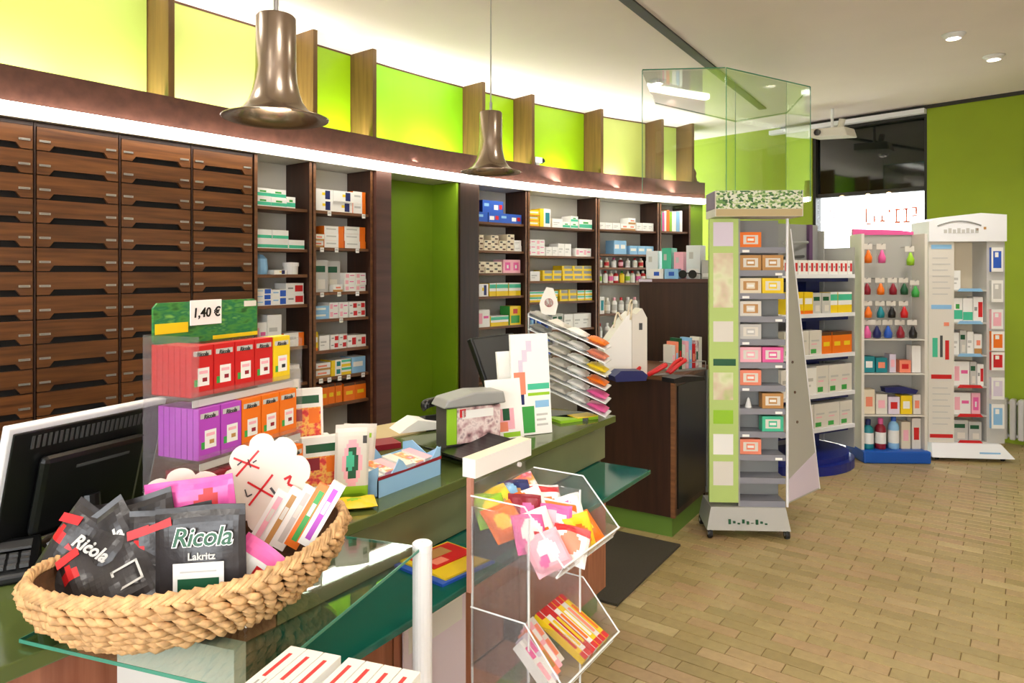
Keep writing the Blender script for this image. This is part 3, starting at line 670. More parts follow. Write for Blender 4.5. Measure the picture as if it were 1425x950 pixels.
# pale board leaning on the lower front
o = MB().box(0, .006, 0, .30, 0, .52, 'lilac_board').box(.006, .0065, .02, .28, .30, .50, 'white').build('poster_board', None, (-1.372, 1.55, .135)); tag(o, 'pale lilac board on the counter front beside the white post', 'board')
# door mat
o = MB().box(-1.76, -1.36, 3.02, 3.88, .0005, .012, 'mat_fiber').build('door_mat'); tag(o, 'dark brown floor mat between the counter and the dark cabinet', 'mat')

# ---- glass-topped display table in front of the counter, with the basket
A = Vector((-1.385, .573)); e1 = Vector((-.2385, .971)).normalized(); e2 = Vector((e1.y, -e1.x))
GA = math.atan2(e2.y, e2.x); GZ = .912
GF = Frame((A.x, A.y, 0), GA)
t = thing('glass_table', 'glass topped display table on white round posts holding the basket', 'table', (A.x, A.y, 0), GA)
MB().box(0, .478, 0, .60, GZ - .006, GZ, 'table_glass').build('glass_top', t)
MB().box(0, .478, -.0015, 0, GZ - .006, GZ, 'glass_edge').box(-.0015, 0, 0, .6, GZ - .006, GZ, 'glass_edge').box(.478, .4795, 0, .6, GZ - .006, GZ, 'glass_edge').box(0, .478, .60, .6015, GZ - .006, GZ, 'glass_edge').build('glass_rim', t)
for x, y in ((.472, .602),):
    p = MB().lathe([(.001, 0), (.023, 0), (.023, GZ - .012), (.0235, GZ - .011), (.0235, GZ + .006), (.02, GZ + .009), (.001, GZ + .009)], 'white_metal', 20).build('post', t, (x + .004, y + .004, 0), smooth=False)
MB().box(.11, .37, .10, .13, 0, GZ - .0065, 'lgrey').build('support_panel', t)
MB().box(.2, .44, .02, .3, 0.0005, .02, 'lgrey').build('foot_plate', t)
# row of white cartons near the camera, on a low stand
BX = GF.pt(0, 0, 0)
P0 = atz(404, 894, .95); e1v = Vector((e1.x, e1.y, 0)); e2v = Vector((e2.x, e2.y, 0))
fr = Frame((P0.x, P0.y, 0), GA)
t = thing('display_stand', 'low white stand under the row of cartons at the bottom edge', 'stand', fr.pt(-.03, -.40, 0), GA)
MB().box(0, .30, 0, .42, .86, .878, 'white_metal').build('tray', t); MB().box(.04, .26, .04, .38, 0, .86, 'white_metal').build('pedestal', t)
bm_ = carton_mesh(.0295, .17, .07, 'white', [(.1, .1, .9, .9, 'lgrey')], 'white', 'offwhite')
for i in range(7):
    x = .005 + i * .0315 + (.012 if i > 2 else 0)
    o = link('carton', bm_, None, fr.pt(x, -.175, .8785), (0, 0, GA)); tag(o, f'white carton with a red stripe on top, {ORD[i]} from left, bottom edge row', 'carton', 'white cartons at the bottom edge')
    MB().box(.011, .0175, .085, .150, .0702, .0706, 'red').box(.012, .0155, .01, .075, .0702, .0705, 'grey').box(.022, .024, .05, .08, .0702, .0705, 'grey').box(.005, .010, .02, .06, .0702, .0705, 'salmon' if i == 0 else 'lgrey').build('top_print', o)

# ---- basket
def basket():
    C = Vector((-1.20, .80)); la = R(70.5)     # long axis direction
    ax = Vector((math.cos(la), math.sin(la))); nx = Vector((ax.y, -ax.x))    # nx points to the camera side
    HL, HW = .275, .165
    def P(th, v, grow=0.0):
        k = .6 + .4 * math.sin(min(1, v) * PI / 2) ** .8 if v > 0 else .6
        u = math.cos(th); w = math.sin(th)
        rimz = .099 + .02 * u * u + .02 * max(0, u) ** 2
        wid = HW * (1 - .18 * max(0, u) ** 2)
        q = C + ax * (u * (HL * k + grow)) + nx * (w * (wid * k + grow))
        return Vector((q.x, q.y, GZ + .004 + v * rimz))
    org = Vector((C.x, C.y, GZ))
    t = thing('basket', 'oval woven straw basket full of candy bags on the glass table', 'basket', org)
    m = MB(); NT = 56; NV = 8
    for j in range(NV):                              # inner skin, dark brown to paint shade into the weave gaps
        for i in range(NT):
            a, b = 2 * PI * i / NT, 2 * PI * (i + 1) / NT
            m.face([P(a, j / NV, -.012) - org, P(a, (j + 1) / NV, -.012) - org, P(b, (j + 1) / NV, -.012) - org, P(b, j / NV, -.012) - org], 'straw_shade')
    m.face([P(2 * PI * i / NT, 0, -.012) - org for i in range(NT)], 'straw_shade')
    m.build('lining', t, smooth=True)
    m = MB(); rows = 7; n = 68; rr = random.Random(3)
    for j in range(rows):                            # outer weave: slanted strands in varied straw tones
        v0 = (j + .5) / rows
        for i in range(n):
            th = 2 * PI * (i + .5 * (j % 2)) / n + rr.uniform(-.018, .018); dt = 2 * PI / n * .88; g = rr.uniform(.8, 1.18)
            a, b, c = P(th - dt, v0 - .085, .0), P(th, v0 + rr.uniform(-.015, .015), .008 + rr.uniform(-.004, .004)), P(th + dt, v0 + .085, .0)
            m.tube([a - org, a.lerp(b, .6) - org, b - org, b.lerp(c, .4) - org, c - org], [.0018, .0062 * g, .0076 * g, .0062 * g, .0018], 'straw', 6)
    o = m.build('weave', t, smooth=True); o['kind'] = 'stuff'
    m = MB(); n = 84
    for k in range(2):                               # rope rim
        for i in range(n):
            th = 2 * PI * (i + k * .5) / n; dt = 2 * PI / n * 1.2; dz = Vector((0, 0, .008))
            a, b, c = P(th - dt, 1, -.010) + dz * .2, P(th, 1, -.002) + dz * (1.3 if k else .9), P(th + dt, 1, .008) - dz * .4
            m.tube([a - org, b - org, c - org], [.0028, .0068 * rr.uniform(.8, 1.15), .0028], 'straw', 6)
    m.build('rim', t, smooth=True)['kind'] = 'stuff'
    return P
BP = basket()
# ---- things in the basket
TXT_B = text_mesh('Ricola', .044, 'white', .0022, .25, .0004, .95); TXT_F = text_mesh('Ricola', .044, 'dgreen', .0004, .25, .0006, .95)
TXT_S = text_mesh('Lakritz', .017, 'lgrey', .0004, 0); TXT_T = text_mesh('Ricola', .014, 'dgrey', .0004, .2)
TXT_XS = text_mesh('Ricola', .03, 'lgrey', .001, .25, .0004)
pm_black = pouch_mesh(.155, .20, .03, 'foil_black', [(.06, .10, .06, 'green'), (.95, .33, .05, 'dgreen')], 18, 22, .003, 1)
pm_black2 = pouch_mesh(.145, .175, .032, 'foil_black', [(.10, .62, .09, 'red'), (.20, .2, .09, 'red'), (.05, .05, .12, 'green')], 16, 18, .006, 4)
def black_bag(px, py, d, H, lean, roll, label, full=False, name=True):
    o = link('candy_bag', pm_black if full else pm_black2); orient(o, at(px, py, d), H, lean, roll); tag(o, label, 'candy bag', 'black candy bags in the basket')
    if full:
        link('lettering', TXT_B, o, (.008, -.0200, .150), (-.03, 0, 0)); link('lettering', TXT_F, o, (.008, -.0212, .150), (-.03, 0, 0)); link('lettering', TXT_S, o, (.008, -.0205, .118))
        m = MB().box(-.040, .046, -.0210, -.0200, .052, .108, 'white'); m.box(-.032, .038, -.0215, -.0209, .060, .082, 'dgreen'); m.box(-.028, .034, -.0215, -.0209, .092, .095, 'lgrey'); m.build('front_label', o)
        MB().prism([(-.085, .160), (-.045, .172), (-.047, .186), (-.085, .172)], -.0135, -.0120, 'red', 'y').build('corner_flash', o)
    else:
        if name: link('lettering', TXT_XS, o, (.014, -.0195, .115), (-.05, 0, 0))
        MB().prism([(-.072, .128), (-.034, .136), (-.034, .152), (-.072, .144)], -.0170, -.0155, 'red', 'y').build('corner_flash', o)
        MB().box(.0, .045, -.0195, -.019, .03, .034, 'lgrey').box(.0, .004, -.0195, -.019, .03, .07, 'lgrey').box(.041, .045, -.0195, -.019, .03, .07, 'lgrey').box(0, .045, -.0195, -.019, .066, .07, 'lgrey').build('front_label', o)
    return o
black_bag(280, 866, 1.24, 86, 5, -2, 'upright black candy bag with white label, largest at the basket front', True)
black_bag(247, 842, 1.285, 84, 6, -6, 'black candy bag half hidden behind the upright one')
black_bag(206, 822, 1.325, 86, 8, -13, 'black candy bag standing tall at the back of the pile')
black_bag(184, 838, 1.275, 84, 14, -34, 'black candy bag tilted left in the middle of the pile')
black_bag(66, 848, 1.24, 92, 26, 24, 'leftmost black candy bag poking over the basket end')
black_bag(176, 850, 1.215, 86, 42, -34, 'black candy bag lying low at the front of the pile', name=False)
o = link('candy_bag', pouch_mesh(.17, .22, .025, 'foil_pink', [(.72, .80, .10, 'red'), (.60, .76, .06, 'red')], 18, 22, .003, 9)); orient(o, at(280, 827, 1.36), 88, 4, -8); tag(o, 'pink candy bag with red print behind the black bags', 'candy bag')
o = link('candy_bag', pouch_mesh(.10, .13, .02, 'white', [(0, .8, 1, 1, 'pink'), (.2, .5, .15, 'red'), (.6, .6, .12, 'red'), (.7, .25, .14, 'purple')], 12, 14, .003, 11)); orient(o, at(312, 850, 1.27), 84, 12, 36); tag(o, 'white and pink candy bag tucked right of the upright black bag', 'candy bag')
def cloud(w, h, lobes, mat):
    pts = []
    for i in range(72):
        a = 2 * PI * i / 72; r = .90 + .17 * abs(math.sin(a * lobes / 2)) ** .6; pts.append((w / 2 * r * math.cos(a), h / 2 + h / 2 * r * math.sin(a)))
    return MB().prism(pts, 0, .0025, mat, 'y')
def price_card(px, py, d, H, lean, roll, w, h, label, marks):
    o = cloud(w, h, 9, 'cream_card').build('price_card'); orient(o, at(px, py, d), H, lean, roll); tag(o, label, 'price card')
    m = MB()
    for (x0, z0, x1, z1, r, c) in marks:
        a, b = Vector((x0, -.001, z0)), Vector((x1, -.001, z1)); n = Vector((-(b - a).z, 0, (b - a).x)).normalized() * r
        m.face([a - n, b - n, b + n, a + n], c)
    if marks: m.build('handwriting', o)
    return o
price_card(370, 738, 1.48, 88, 4, 0, .175, .195, 'large white cloud shaped price card crossed out in red, in the basket',
  [(-.064, .112, -.018, .165, .0022, 'red'), (-.070, .150, -.016, .128, .0022, 'red'), (-.062, .135, -.052, .143, .0015, 'dgrey'), (-.04, .147, -.034, .13, .0015, 'dgrey'), (-.03, .14, -.022, .145, .0015, 'dgrey'),
   (-.036, .052, .012, .115, .0022, 'red'), (-.04, .10, .03, .06, .0022, 'red'), (-.045, .085, -.04, .07, .0015, 'dgrey'), (-.04, .07, -.03, .075, .0015, 'dgrey'), (.008, .088, .022, .07, .0026, 'dgrey'), (.022, .07, .03, .055, .0026, 'dgrey'),
   (.036, .105, .05, .112, .0026, 'red'), (.05, .112, .044, .095, .0026, 'red'), (.044, .095, .056, .09, .0026, 'red'), (.058, .085, .046, .07, .0022, 'red'), (.046, .07, .058, .062, .0022, 'red'), (.046, .074, .056, .078, .0022, 'red'), (.02, .05, .034, .055, .0026, 'red'), (.034, .055, .03, .042, .0026, 'red')])
price_card(258, 770, 1.43, 88, 4, 0, .19, .165, 'small white cloud shaped card behind the pink candy bag', [])
for i, (c, pr) in enumerate([('white', 'lpink'), ('white', 'tan'), ('white', 'lgrey'), ('orange', 'green'), ('white', 'purple')]):
    o = link('slim_carton', carton_mesh(.028, .012, .135, c, [(.3, .1, .7, .9, pr), (.35, .5, .65, .7, 'offwhite')], 'white' if c == 'white' else c)); orient(o, at(338 + i * 19, 762 - i * 2, 1.46 - .014 * i), 84, 8, 30); tag(o, f'slim {c} candy carton, {ORD[i]} from left, leaning in the basket end', 'carton', 'slim cartons leaning in the basket')

# ---- computer monitor seen from behind
Pm = at(12, 597, 1.53); t = thing('monitor', 'black computer monitor with white edge seen from behind', 'monitor', (Pm.x - .02, Pm.y + .2, CT), 0)
MW, MH = .41, .30
M = Matrix.Translation(Pm - Vector(t.location)) @ Matrix.Rotation(alpha(22.7), 4, 'Z') @ Matrix.Rotation(R(15), 4, 'X') 
def mpart(mb, name, bv=None):
    o = mb.build(name, t); o.data.transform(M); 
    if bv: bevel(o, bv)
    return o
mpart(MB().box(0, MW, 0, .022, -MH, 0, 'white_metal'), 'bezel', .004)
mpart(MB().box(.010, MW - .010, -.008, -.0005, -MH + .01, -.013, 'monitor_black'), 'back_shell', .003)
mpart(MB().box(.07, MW - .07, -.035, -.0085, -MH + .03, -.075, 'monitor_black'), 'back_hump', .014)
m = MB()
for i in range(26): m.box(.05 + i * .013, .057 + i * .013, -.0095, -.0082, -.055, -.025, 'dgrey')
mpart(m, 'vents'); mpart(MB().box(.15, .29, -.0365, -.0352, -.115, -.108, 'dgrey'), 'maker_bar'); mpart(MB().box(.02, MW - .02, .0222, .0228, -MH + .03, -.02, 'dgrey'), 'screen')
q = M @ Vector((MW / 2, -.03, -.2)); MB().tube([q, (q.x + .01, q.y, .02)], .022, 'black_plastic', 12).build('stem', t); MB().lathe([(.001, 0), (.11, 0), (.105, .012), (.03, .02)], 'black_plastic', 28, (q.x + .01, q.y)).build('foot', t)
p = atz(14, 815, CT); t = thing('card_reader', 'small black card reader at the left edge behind the basket', 'card reader', (p.x, p.y, CT + .0005), alpha(60))
bevel(MB().prism([(0, 0), (.16, 0), (.16, .05), (0, .02)], -.045, .045, 'black_plastic', 'x').build('body', t), .006); MB().box(-.03, .03, .09, .14, .0425, .048, 'dgrey').build('display', t)
for i in range(9): MB().box(-.03 + (i % 3) * .022, -.014 + (i % 3) * .022, .02 + (i // 3) * .022, .034 + (i // 3) * .022, .026 + (i // 3) * .004, .034 + (i // 3) * .004, 'dgrey').build('key', t)
# ---- candy dispenser rack on the counter
RF = Frame(at(265, 771, 1.63), alpha(23)); RF.o.z = CT
t = thing('candy_dispenser', 'clear tiered candy dispenser with green header card on the counter', 'dispenser', RF.o, RF.a)
RL = .345
for k, z in enumerate((.065, .215, .358)):
    ys = (-.045, -.022, 0)[k]
    MB().box(0, RL, ys - .004, .14, z - .006, z - .001, 'film').box(0, RL, ys - .007, ys - .004, z - .006, z + .012, 'acrylic').build('tier_shelf', t)
    MB().box(0, RL, ys - .0075, ys - .0045, z - .022, z - .006, 'lgrey').build('price_rail', t)
MB().box(-.006, -.003, -.03, .145, 0, .50, 'acrylic').build('side_panel', t); MB().box(RL + .003, RL + .006, -.03, .145, 0, .47, 'acrylic').build('side_panel', t)
MB().box(-.006, RL + .006, .142, .146, 0, .50, 'film').build('back_panel', t); MB().box(-.01, RL + .01, -.06, .15, 0, .012, 'acrylic').build('base', t)
hd = MB().prism([(.0, .485), (.012, .472), (.33, .472), (.34, .485), (.34, .565), (.328, .575), (.012, .575), (0, .563)], .118, .124, 'leafy', 'y').build('header_card', t)
MB().box(.004, .10, .1165, .1178, .50, .525, 'yellow').build('header_band', hd); MB().box(.29, .335, .1165, .1178, .555, .57, 'offwhite').build('header_logo', hd); MB().box(.18, .34, .1165, .1178, .474, .484, 'yellow').build('header_band', hd)
pc = MB().box(.105, .205, .113, .1165, .515, .578, 'paper').build('price_note', t); link('lettering', text_mesh('1,40 €', .034, 'black', .0006, .1), pc, (.155, .112, .545))
def tbox(base, dot): return carton_mesh(.064, .0165, .118, base, [(.08, .80, .92, .90, 'lgrey'), (.28, .20, .82, .56, 'white'), (.5, .28, .72, .36, dot), (.35, .44, .75, .5, 'lpink'), (.12, .2, .28, .34, 'green')], base)
TB = {c: tbox(c, d) for c, d in (('red', 'dred'), ('yellow', 'black'), ('purple', 'tan'), ('orange', 'dred'), ('dred', 'yellow'))}
for k, (z, cols) in enumerate([(.065, ['dred', 'dred', 'dred', 'dred', 'orange']), (.215, ['purple', 'purple', 'orange', 'orange', 'orange']), (.358, ['red', 'red', 'red', 'red', 'yellow'])]):
    ys = (-.045, -.022, 0)[k]; tn = ['bottom', 'middle', 'top'][k]
    for i, c in enumerate(cols):
        for j in range(7 if i == 0 else 2):
            o = link('candy_box', TB[c], None, RF.pt(.004 + i * .0675, ys + .001 + j * .0185, z), (0, 0, RF.a))
            tag(o, f'{c} candy box, {ORD[i]} slot from left, ' + ('front of its row, ' if j == 0 else f'{ORD[j]} behind the front one, ') + f'{tn} tier', 'candy box', f'candy boxes on the {tn} tier')
            if j == 0: link('lettering', TXT_T, o, (.032, -.0006, .098))
# ---- stepped display with gum packs
p = atz(418, 700, CT); GFm = Frame((p.x - .02, p.y - .02, CT), alpha(62))
t = thing('gum_display', 'stepped white card display holding red fruit gum packs', 'display', GFm.o, GFm.a)
MB().box(0, .135, .06, .13, 0, .16, 'paper').build('rear_step', t); MB().box(.0, .135, -.01, .06, 0, .03, 'paper').build('front_step', t); MB().box(-.01, .055, .13, .135, 0, .36, 'grey').box(-.008, .05, .1285, .1299, .27, .33, 'offwhite').box(-.006, .046, .1280, .1286, .285, .305, 'green').build('back_card', t)
gme = carton_mesh(.11, .04, .145, 'white', [(.06, .05, .94, .62, 'gum_print'), (.1, .70, .9, .86, 'dgreen'), (.05, .36, .45, .60, 'dred'), (.62, .3, .9, .6, 'orange')], 'white')
o = link('gum_pack', gme, None, GFm.pt(.0, .07, .161), (R(-6), 0, GFm.a)); tag(o, 'white and red fruit gum pack on the upper step', 'gum pack', 'fruit gum packs')
o = link('gum_pack', gme, None, GFm.pt(.035, .0, .031), (R(-6), 0, GFm.a)); tag(o, 'white and red fruit gum pack on the lower step, beside the basket', 'gum pack', 'fruit gum packs')
o = link('snack_pouch', pouch_mesh(.095, .215, .03, 'offwhite', [(0, .0, 1, .2, 'lime'), (.5, .5, .30, 'lpink'), (.5, .5, .2, 'dgreen'), (.45, .52, .12, 'mint'), (.2, .88, .8, .92, 'lime'), (.85, .8, .07, 'dgrey')], 16, 20, .002, 5)); pp = atz(488, 697, CT); orient(o, pp, 72, 5, 2); tag(o, 'white pouch with green base standing between the gum packs and the blue tray', 'pouch')
o = link('snack_pouch', pouch_mesh(.10, .22, .03, 'offwhite', [(.15, .82, .85, .9, 'lime'), (.1, .1, .9, .3, 'lgrey')], 14, 16, .002, 6)); orient(o, at(494, 690, 2.18), 72, 4, 5); tag(o, 'plain white pouch half hidden behind the green based pouch', 'pouch')
o = link('candy_bag', pouch_mesh(.10, .07, .02, 'yellow', [(.4, .5, .2, 'lime')], 10, 10, .003, 8)); orient(o, atz(500, 712, CT) + Vector((0, 0, .010)), 70, 82, 0); tag(o, 'small yellow bag lying at the foot of the white pouch', 'candy bag')
# ---- pale blue counter tray
TR = Frame((-1.42, 1.50, CT), PI / 2); t = thing('counter_tray', 'pale blue card tray with wavy red edge on the counter', 'tray', TR.o, TR.a)
def wavy(L, lo, hi, hump): return [(0, 0), (L, 0)] + [(L * (1 - i / 16), lo + (hi - lo) * max(0, math.cos(PI * (i / 16 - hump) * 3.2)) ** 3) for i in range(17)]
MB().prism(wavy(.29, .055, .095, .05), 0, .003, 'blue_card', 'y').build('front_panel', t); MB().prism(wavy(.29, .06, .10, .5), .157, .16, 'blue_card', 'y').build('back_panel', t)
MB().box(0, .29, .003, .157, 0, .004, 'blue_card').build('floor_panel', t)
for x in (0, .287): MB().prism([(0, 0), (.16, 0), (.16, .085), (.12, .095), (.06, .06), (0, .09)], x, x + .003, 'blue_card', 'x').build('side_panel', t)
MB().prism([(0, .050), (.29, .050), (.29, .060), (.12, .056), (0, .060)], -.001, -.0002, 'dred', 'y').build('red_band', t)
for i in range(6):
    o = link('lip_balm', carton_mesh(.04, .10, .05, ['white', 'lpink', 'offwhite'][i % 3], [(.2, .3, .8, .7, ['red', 'dred', 'orange'][i % 3])], 'white', ['offwhite', 'candy_print', 'lpink'][i % 3]), None, TR.pt(.008 + i * .046, .03, .0045 + .004 * (i % 2)), (R(8), 0, TR.a)); tag(o, f'small pink and white pack, {ORD[i]} from left, in the blue tray', 'pack', 'small packs in the blue tray')
# ---- papers, booklets and phone behind the tray
m = MB().box(0, .30, 0, .21, 0, .006, 'kraft').build('paper_sheet', None, tuple(atz(505, 618, CT)[:2]) + (CT + .0005,), (0, 0, alpha(45))); tag(m, 'tan sheets of paper behind the blue tray', 'paper')
m = MB().prism([(0, 0), (.24, 0), (.2, .02), (.08, .045), (.03, .02)], 0, .12, 'paper', 'y').build('paper_sheet', None, tuple(atz(556, 606, CT)[:2]) + (CT + .0075,), (0, 0, alpha(60))); tag(m, 'curled white paper behind the counter tray', 'paper')
m = MB().box(0, .14, 0, .10, 0, .02, 'dred').build('booklet', None, tuple(atz(507, 630, CT)[:2]) + (CT + .0005,), (0, 0, alpha(60))); tag(m, 'dark red booklet behind the blue tray', 'booklet')
pp = atz(592, 598, CT); t = thing('desk_phone', 'black desk phone at the back of the counter before the niche', 'phone', (pp.x, pp.y, CT), alpha(60))
bevel(MB().prism([(0, 0), (.17, 0), (.17, .02), (0, .06)], 0, .16, 'black_plastic', 'x').build('base', t), .004); MB().tube(tubes_curve([(.03, .05, .075), (.03, .06, .095), (.13, .09, .095), (.14, .09, .06)]), [.02] * 31, 'black_plastic', 10).build('handset', t, smooth=True)
# ---- leaflet holder with a grey top and glossy black tray
pp = atz(655, 640, CT); TRF = Frame((pp.x - .03, pp.y + .02, CT), alpha(48))
t = thing('document_tray', 'glossy black curved document tray on the counter', 'tray', TRF.o, TRF.a)
m = MB(); n = 14
for i in range(n):
    def zz(k): u = k / n * 2 - 1; return .012 + .035 * u * u
    x0, x1 = -.13 + .30 * i / n, -.13 + .30 * (i + 1) / n
    m.hexa([(x0, -.1, zz(i) - .008), (x1, -.1, zz(i + 1) - .008), (x1, .12, zz(i + 1) - .008), (x0, .12, zz(i) - .008), (x0, -.1, zz(i)), (x1, -.1, zz(i + 1)), (x1, .12, zz(i + 1)), (x0, .12, zz(i))], 'black_plastic')
m.build('pan', t, smooth=False); MB().box(-.06, .10, -.06, .08, 0, .006, 'black_plastic').build('foot', t)
p2 = at(652, 606, 2.62); p2.z = CT; LF = Frame(p2, alpha(60))
t = thing('leaflet_box', 'magazine holder with grey lid and printed front behind the black tray', 'holder', LF.o, LF.a)
MB().box(-.09, .13, 0, .09, 0, .155, 'dgrey').build('body', t); bevel(MB().prism([(-.11, .155), (.15, .155), (.14, .20), (.02, .205), (-.09, .185)], -.02, .10, 'dim_metal', 'y').build('lid', t), .006)
MB().box(-.05, .13, -.008, -.0005, .02, .15, 'photo_print').box(-.09, -.052, -.008, -.0005, .02, .15, 'lime').build('front_cover', t); MB().box(-.03, .1, -.0088, -.0082, .11, .14, 'white').box(-.04, -.015, -.0088, -.0082, .115, .145, 'red').build('cover_print', t)
# ---- white brochures standing on the counter
def brochure(px, py, H, w, h, label, prints, lean=10, z=CT):
    p = atz(px, py, z); p.z += .002; o = link('brochure', carton_mesh(w, .012, h, 'paper', prints, 'paper')); orient(o, p, H, lean, 0); return tag(o, label, 'brochure', 'white brochures on the counter')
brochure(682, 614, 62, .15, .23, 'short white brochure with red picture before the leaflet box', [(.2, .15, .75, .5, 'lpink'), (.42, .3, .62, .5, 'dgreen'), (.3, .12, .55, .28, 'salmon'), (.4, .02, .9, .1, 'lime')])
brochure(700, 606, 62, .14, .33, 'plain white brochure behind the short one', [])
brochure(716, 608, 64, .17, .40, 'tall white and green brochure, rightmost of the standing brochures', [(.0, .02, .55, .28, 'green'), (.05, .4, .35, .62, 'salmon'), (.08, .30, .3, .4, 'navy'), (.40, .44, .98, .50, 'mint'), (.40, .38, .98, .41, 'lime'), (.58, .26, .95, .33, 'sky'), (.6, .18, .9, .2, 'lgrey'), (.6, .13, .85, .15, 'lgrey'), (.6, .08, .9, .1, 'lgrey'), (.18, .62, .30, .74, 'lilac'), (.28, .72, .42, .84, 'lilac'), (.40, .82, .55, .93, 'lilac')], 6)
brochure(722, 600, 64, .15, .385, 'white brochure with mint corner at the back of the brochures', [(.0, .6, .4, .95, 'mint')], 6)
# ---- cash desk screen behind them
pp = at(725, 560, 3.05); pp.z = CT; t = thing('cash_screen', 'dark cash desk screen behind the standing brochures', 'screen', pp, alpha(35))
o = MB().box(-.15, .17, -.014, .014, .16, .40, 'black_plastic').build('panel', t, rot=(R(-25), 0, 0)); bevel(o, .006); MB().box(-.14, .16, -.0150, -.0142, .17, .39, 'dgrey').build('glass_face', t, rot=(R(-25), 0, 0))
MB().tube([(0, .05, .26), (0, .05, .015)], .02, 'black_plastic', 10).build('stem', t); MB().box(-.09, .09, -.05, .13, 0, .015, 'black_plastic').build('foot', t)

# ================================================================== ACRYLIC FLOOR STAND WITH TWO BINS
SY0, SY1 = 1.516, 1.80; SX = -1.10
t = thing('acrylic_stand', 'clear acrylic floor stand with two open candy bins before the counter', 'stand', (SX, SY0, 0)); TH = .004
SW = SY1 - SY0
def sx(poly, y0, y1, m, name): return MB().prism([(x - SX, z) for x, z in poly], y0, y1, m, 'y').build(name, t)
MB().box(-.03, .012, 0, SW, 1.005, 1.055, 'white', 'cream').build('header_board', t); MB().box(-.014, .0, -.004, .010, .702, 1.004, 'salmon_wood').build('side_strip', t); MB().box(-.012, -.008, .013, SW, .75, 1.004, 'acrylic').build('back_sheet', t)
MB().tube([(-.008, SW - .04, .985), (.0, SW - .04, .985)], .007, 'white', 10).build('rivet', t)
for y in (0, SW - TH):                                             # column sides
    sx([(SX, 0), (-.925, 0), (-.925, .93), (SX, .93)], y, y + TH, 'acrylic', 'column_side')
MB().box(0, TH, TH, SW - TH, 0, .93, 'acrylic').build('column_back', t)
for xx in (SX, -.925):
    for y in (0, SW - TH): MB().box(xx - SX - .0015, xx - SX + .0025, y - .0005, y + TH + .0005, 0, .93, 'frost').build('column_edge', t)
MB().box(0, .3, 0, SW, 0, .006, 'acrylic').build('base_plate', t)
def bin_(z0, name):
    prof = [(-1.09, z0), (-.835, z0 - .0), (-.815, z0 + .03), (-.925, z0 + .155), (-1.09, z0 + .155)]
    b = sx(prof, -.02, -.016, 'acrylic', name)
    def sub(mb, nm): return mb.build(nm, b)
    sub(MB().prism([(x - SX, z) for x, z in prof], SW + .016, SW + .02, 'acrylic', 'y'), 'side_panel')
    sub(MB().box(.01, .265, -.016, SW + .016, z0, z0 + .004, 'acrylic'), 'floor_panel'); sub(MB().box(.01, .014, -.016, SW + .016, z0, z0 + .155, 'acrylic'), 'back_panel')
    sub(MB().hexa([(.265, -.016, z0), (.269, -.016, z0), (.269, SW + .016, z0), (.265, SW + .016, z0), (.285, -.016, z0 + .03), (.289, -.016, z0 + .03), (.289, SW + .016, z0 + .03), (.285, SW + .016, z0 + .03)], 'acrylic'), 'front_lip')
    sub(MB().box(.01, .28, .136, .139, z0 + .004, z0 + .07, 'acrylic'), 'divider')
    for y in (-.018, SW + .018):
        P = [(x - SX, y, z) for x, z in prof]; sub(MB().tube(P[1:] , .0022, 'frost', 6), 'edge')
    sub(MB().tube([(.287, -.018, z0 + .03), (.287, SW + .018, z0 + .03)], .0026, 'frost', 6), 'edge'); sub(MB().tube([(.267, -.018, z0), (.267, SW + .018, z0)], .0026, 'frost', 6), 'edge')
bin_(.81, 'upper_bin'); bin_(.52, 'lower_bin')
CB = [('lime', [(.5, .5, .3, 'yellow')]), ('yellow', [(.5, .4, .3, 'orange')]), ('orange', [(.4, .5, .25, 'yellow'), (.7, .3, .15, 'white')]), ('yellow', [(.5, .4, .25, 'tan'), (.5, .7, .1, 'orange')]), ('navy', [(.5, .4, .3, 'tan'), (.3, .7, .2, 'sky')]),
      ('candy_print', []), ('pink', [(.5, .5, .35, 'white'), (.6, .4, .12, 'red')]), ('white', [(.4, .6, .25, 'red'), (.7, .3, .15, 'orange')]), ('dred', [(.5, .5, .25, 'pink')]), ('white', [(.5, .4, .25, 'lime'), (.3, .8, .2, 'orange')]),
      ('lpink', [(.5, .5, .3, 'white'), (.3, .3, .15, 'pink')]), ('white', [(.0, .7, 1, .95, 'red'), (.5, .35, .25, 'orange')]), ('white', [(.0, .7, 1, .95, 'orange'), (.5, .35, .25, 'salmon')]), ('orange', [(.5, .5, .3, 'white')])]
CN = ['lime', 'yellow', 'orange', 'golden', 'navy blue', 'red patterned', 'pink and white', 'white and red', 'dark red', 'white and lime', 'pale pink', 'white with a red top band', 'white with an orange top band', 'orange and white']
CB += [('white', [(.5, .5, .3, 'salmon'), (0, .75, 1, 1, 'red')]), ('pink', [(.4, .5, .3, 'lpink'), (.7, .6, .15, 'white')]), ('white', [(.5, .5, .3, 'pink'), (.2, .8, .15, 'red')]), ('orange', [(.5, .5, .3, 'yellow'), (.2, .2, .15, 'red')])]
CN += ['white and salmon', 'pink with pale spots', 'white and pink', 'orange and yellow']
order = [0, 3, 4, 5, 2, 8, 9, 11, 6, 7, 15, 12, 16, 10, 14, 13, 1, 17]; k = 0
for ix, (xx, zz) in enumerate([(.03, .085), (.085, .07), (.15, .045), (.215, .016)]):
    for iy in range(4 if ix < 2 else 5):
        n_ = 4 if ix < 2 else 5; i = order[k]; k += 1; b, pr = CB[i]
        o = link('candy_bag', pouch_mesh(.098, .10, .03, b, pr, 14, 14, .004, 30 + i))
        orient(o, Vector((SX + xx + .022, SY0 + .02 + (iy + .5) * (SW - .04) / n_ - .01, .815 + zz - .03)), 72 + rnd.uniform(-22, 22), 38 + rnd.uniform(-8, 14), rnd.uniform(-22, 22))
        tag(o, f'{CN[i]} candy bag in the upper acrylic bin', 'candy bag', 'candy bags in the upper acrylic bin')
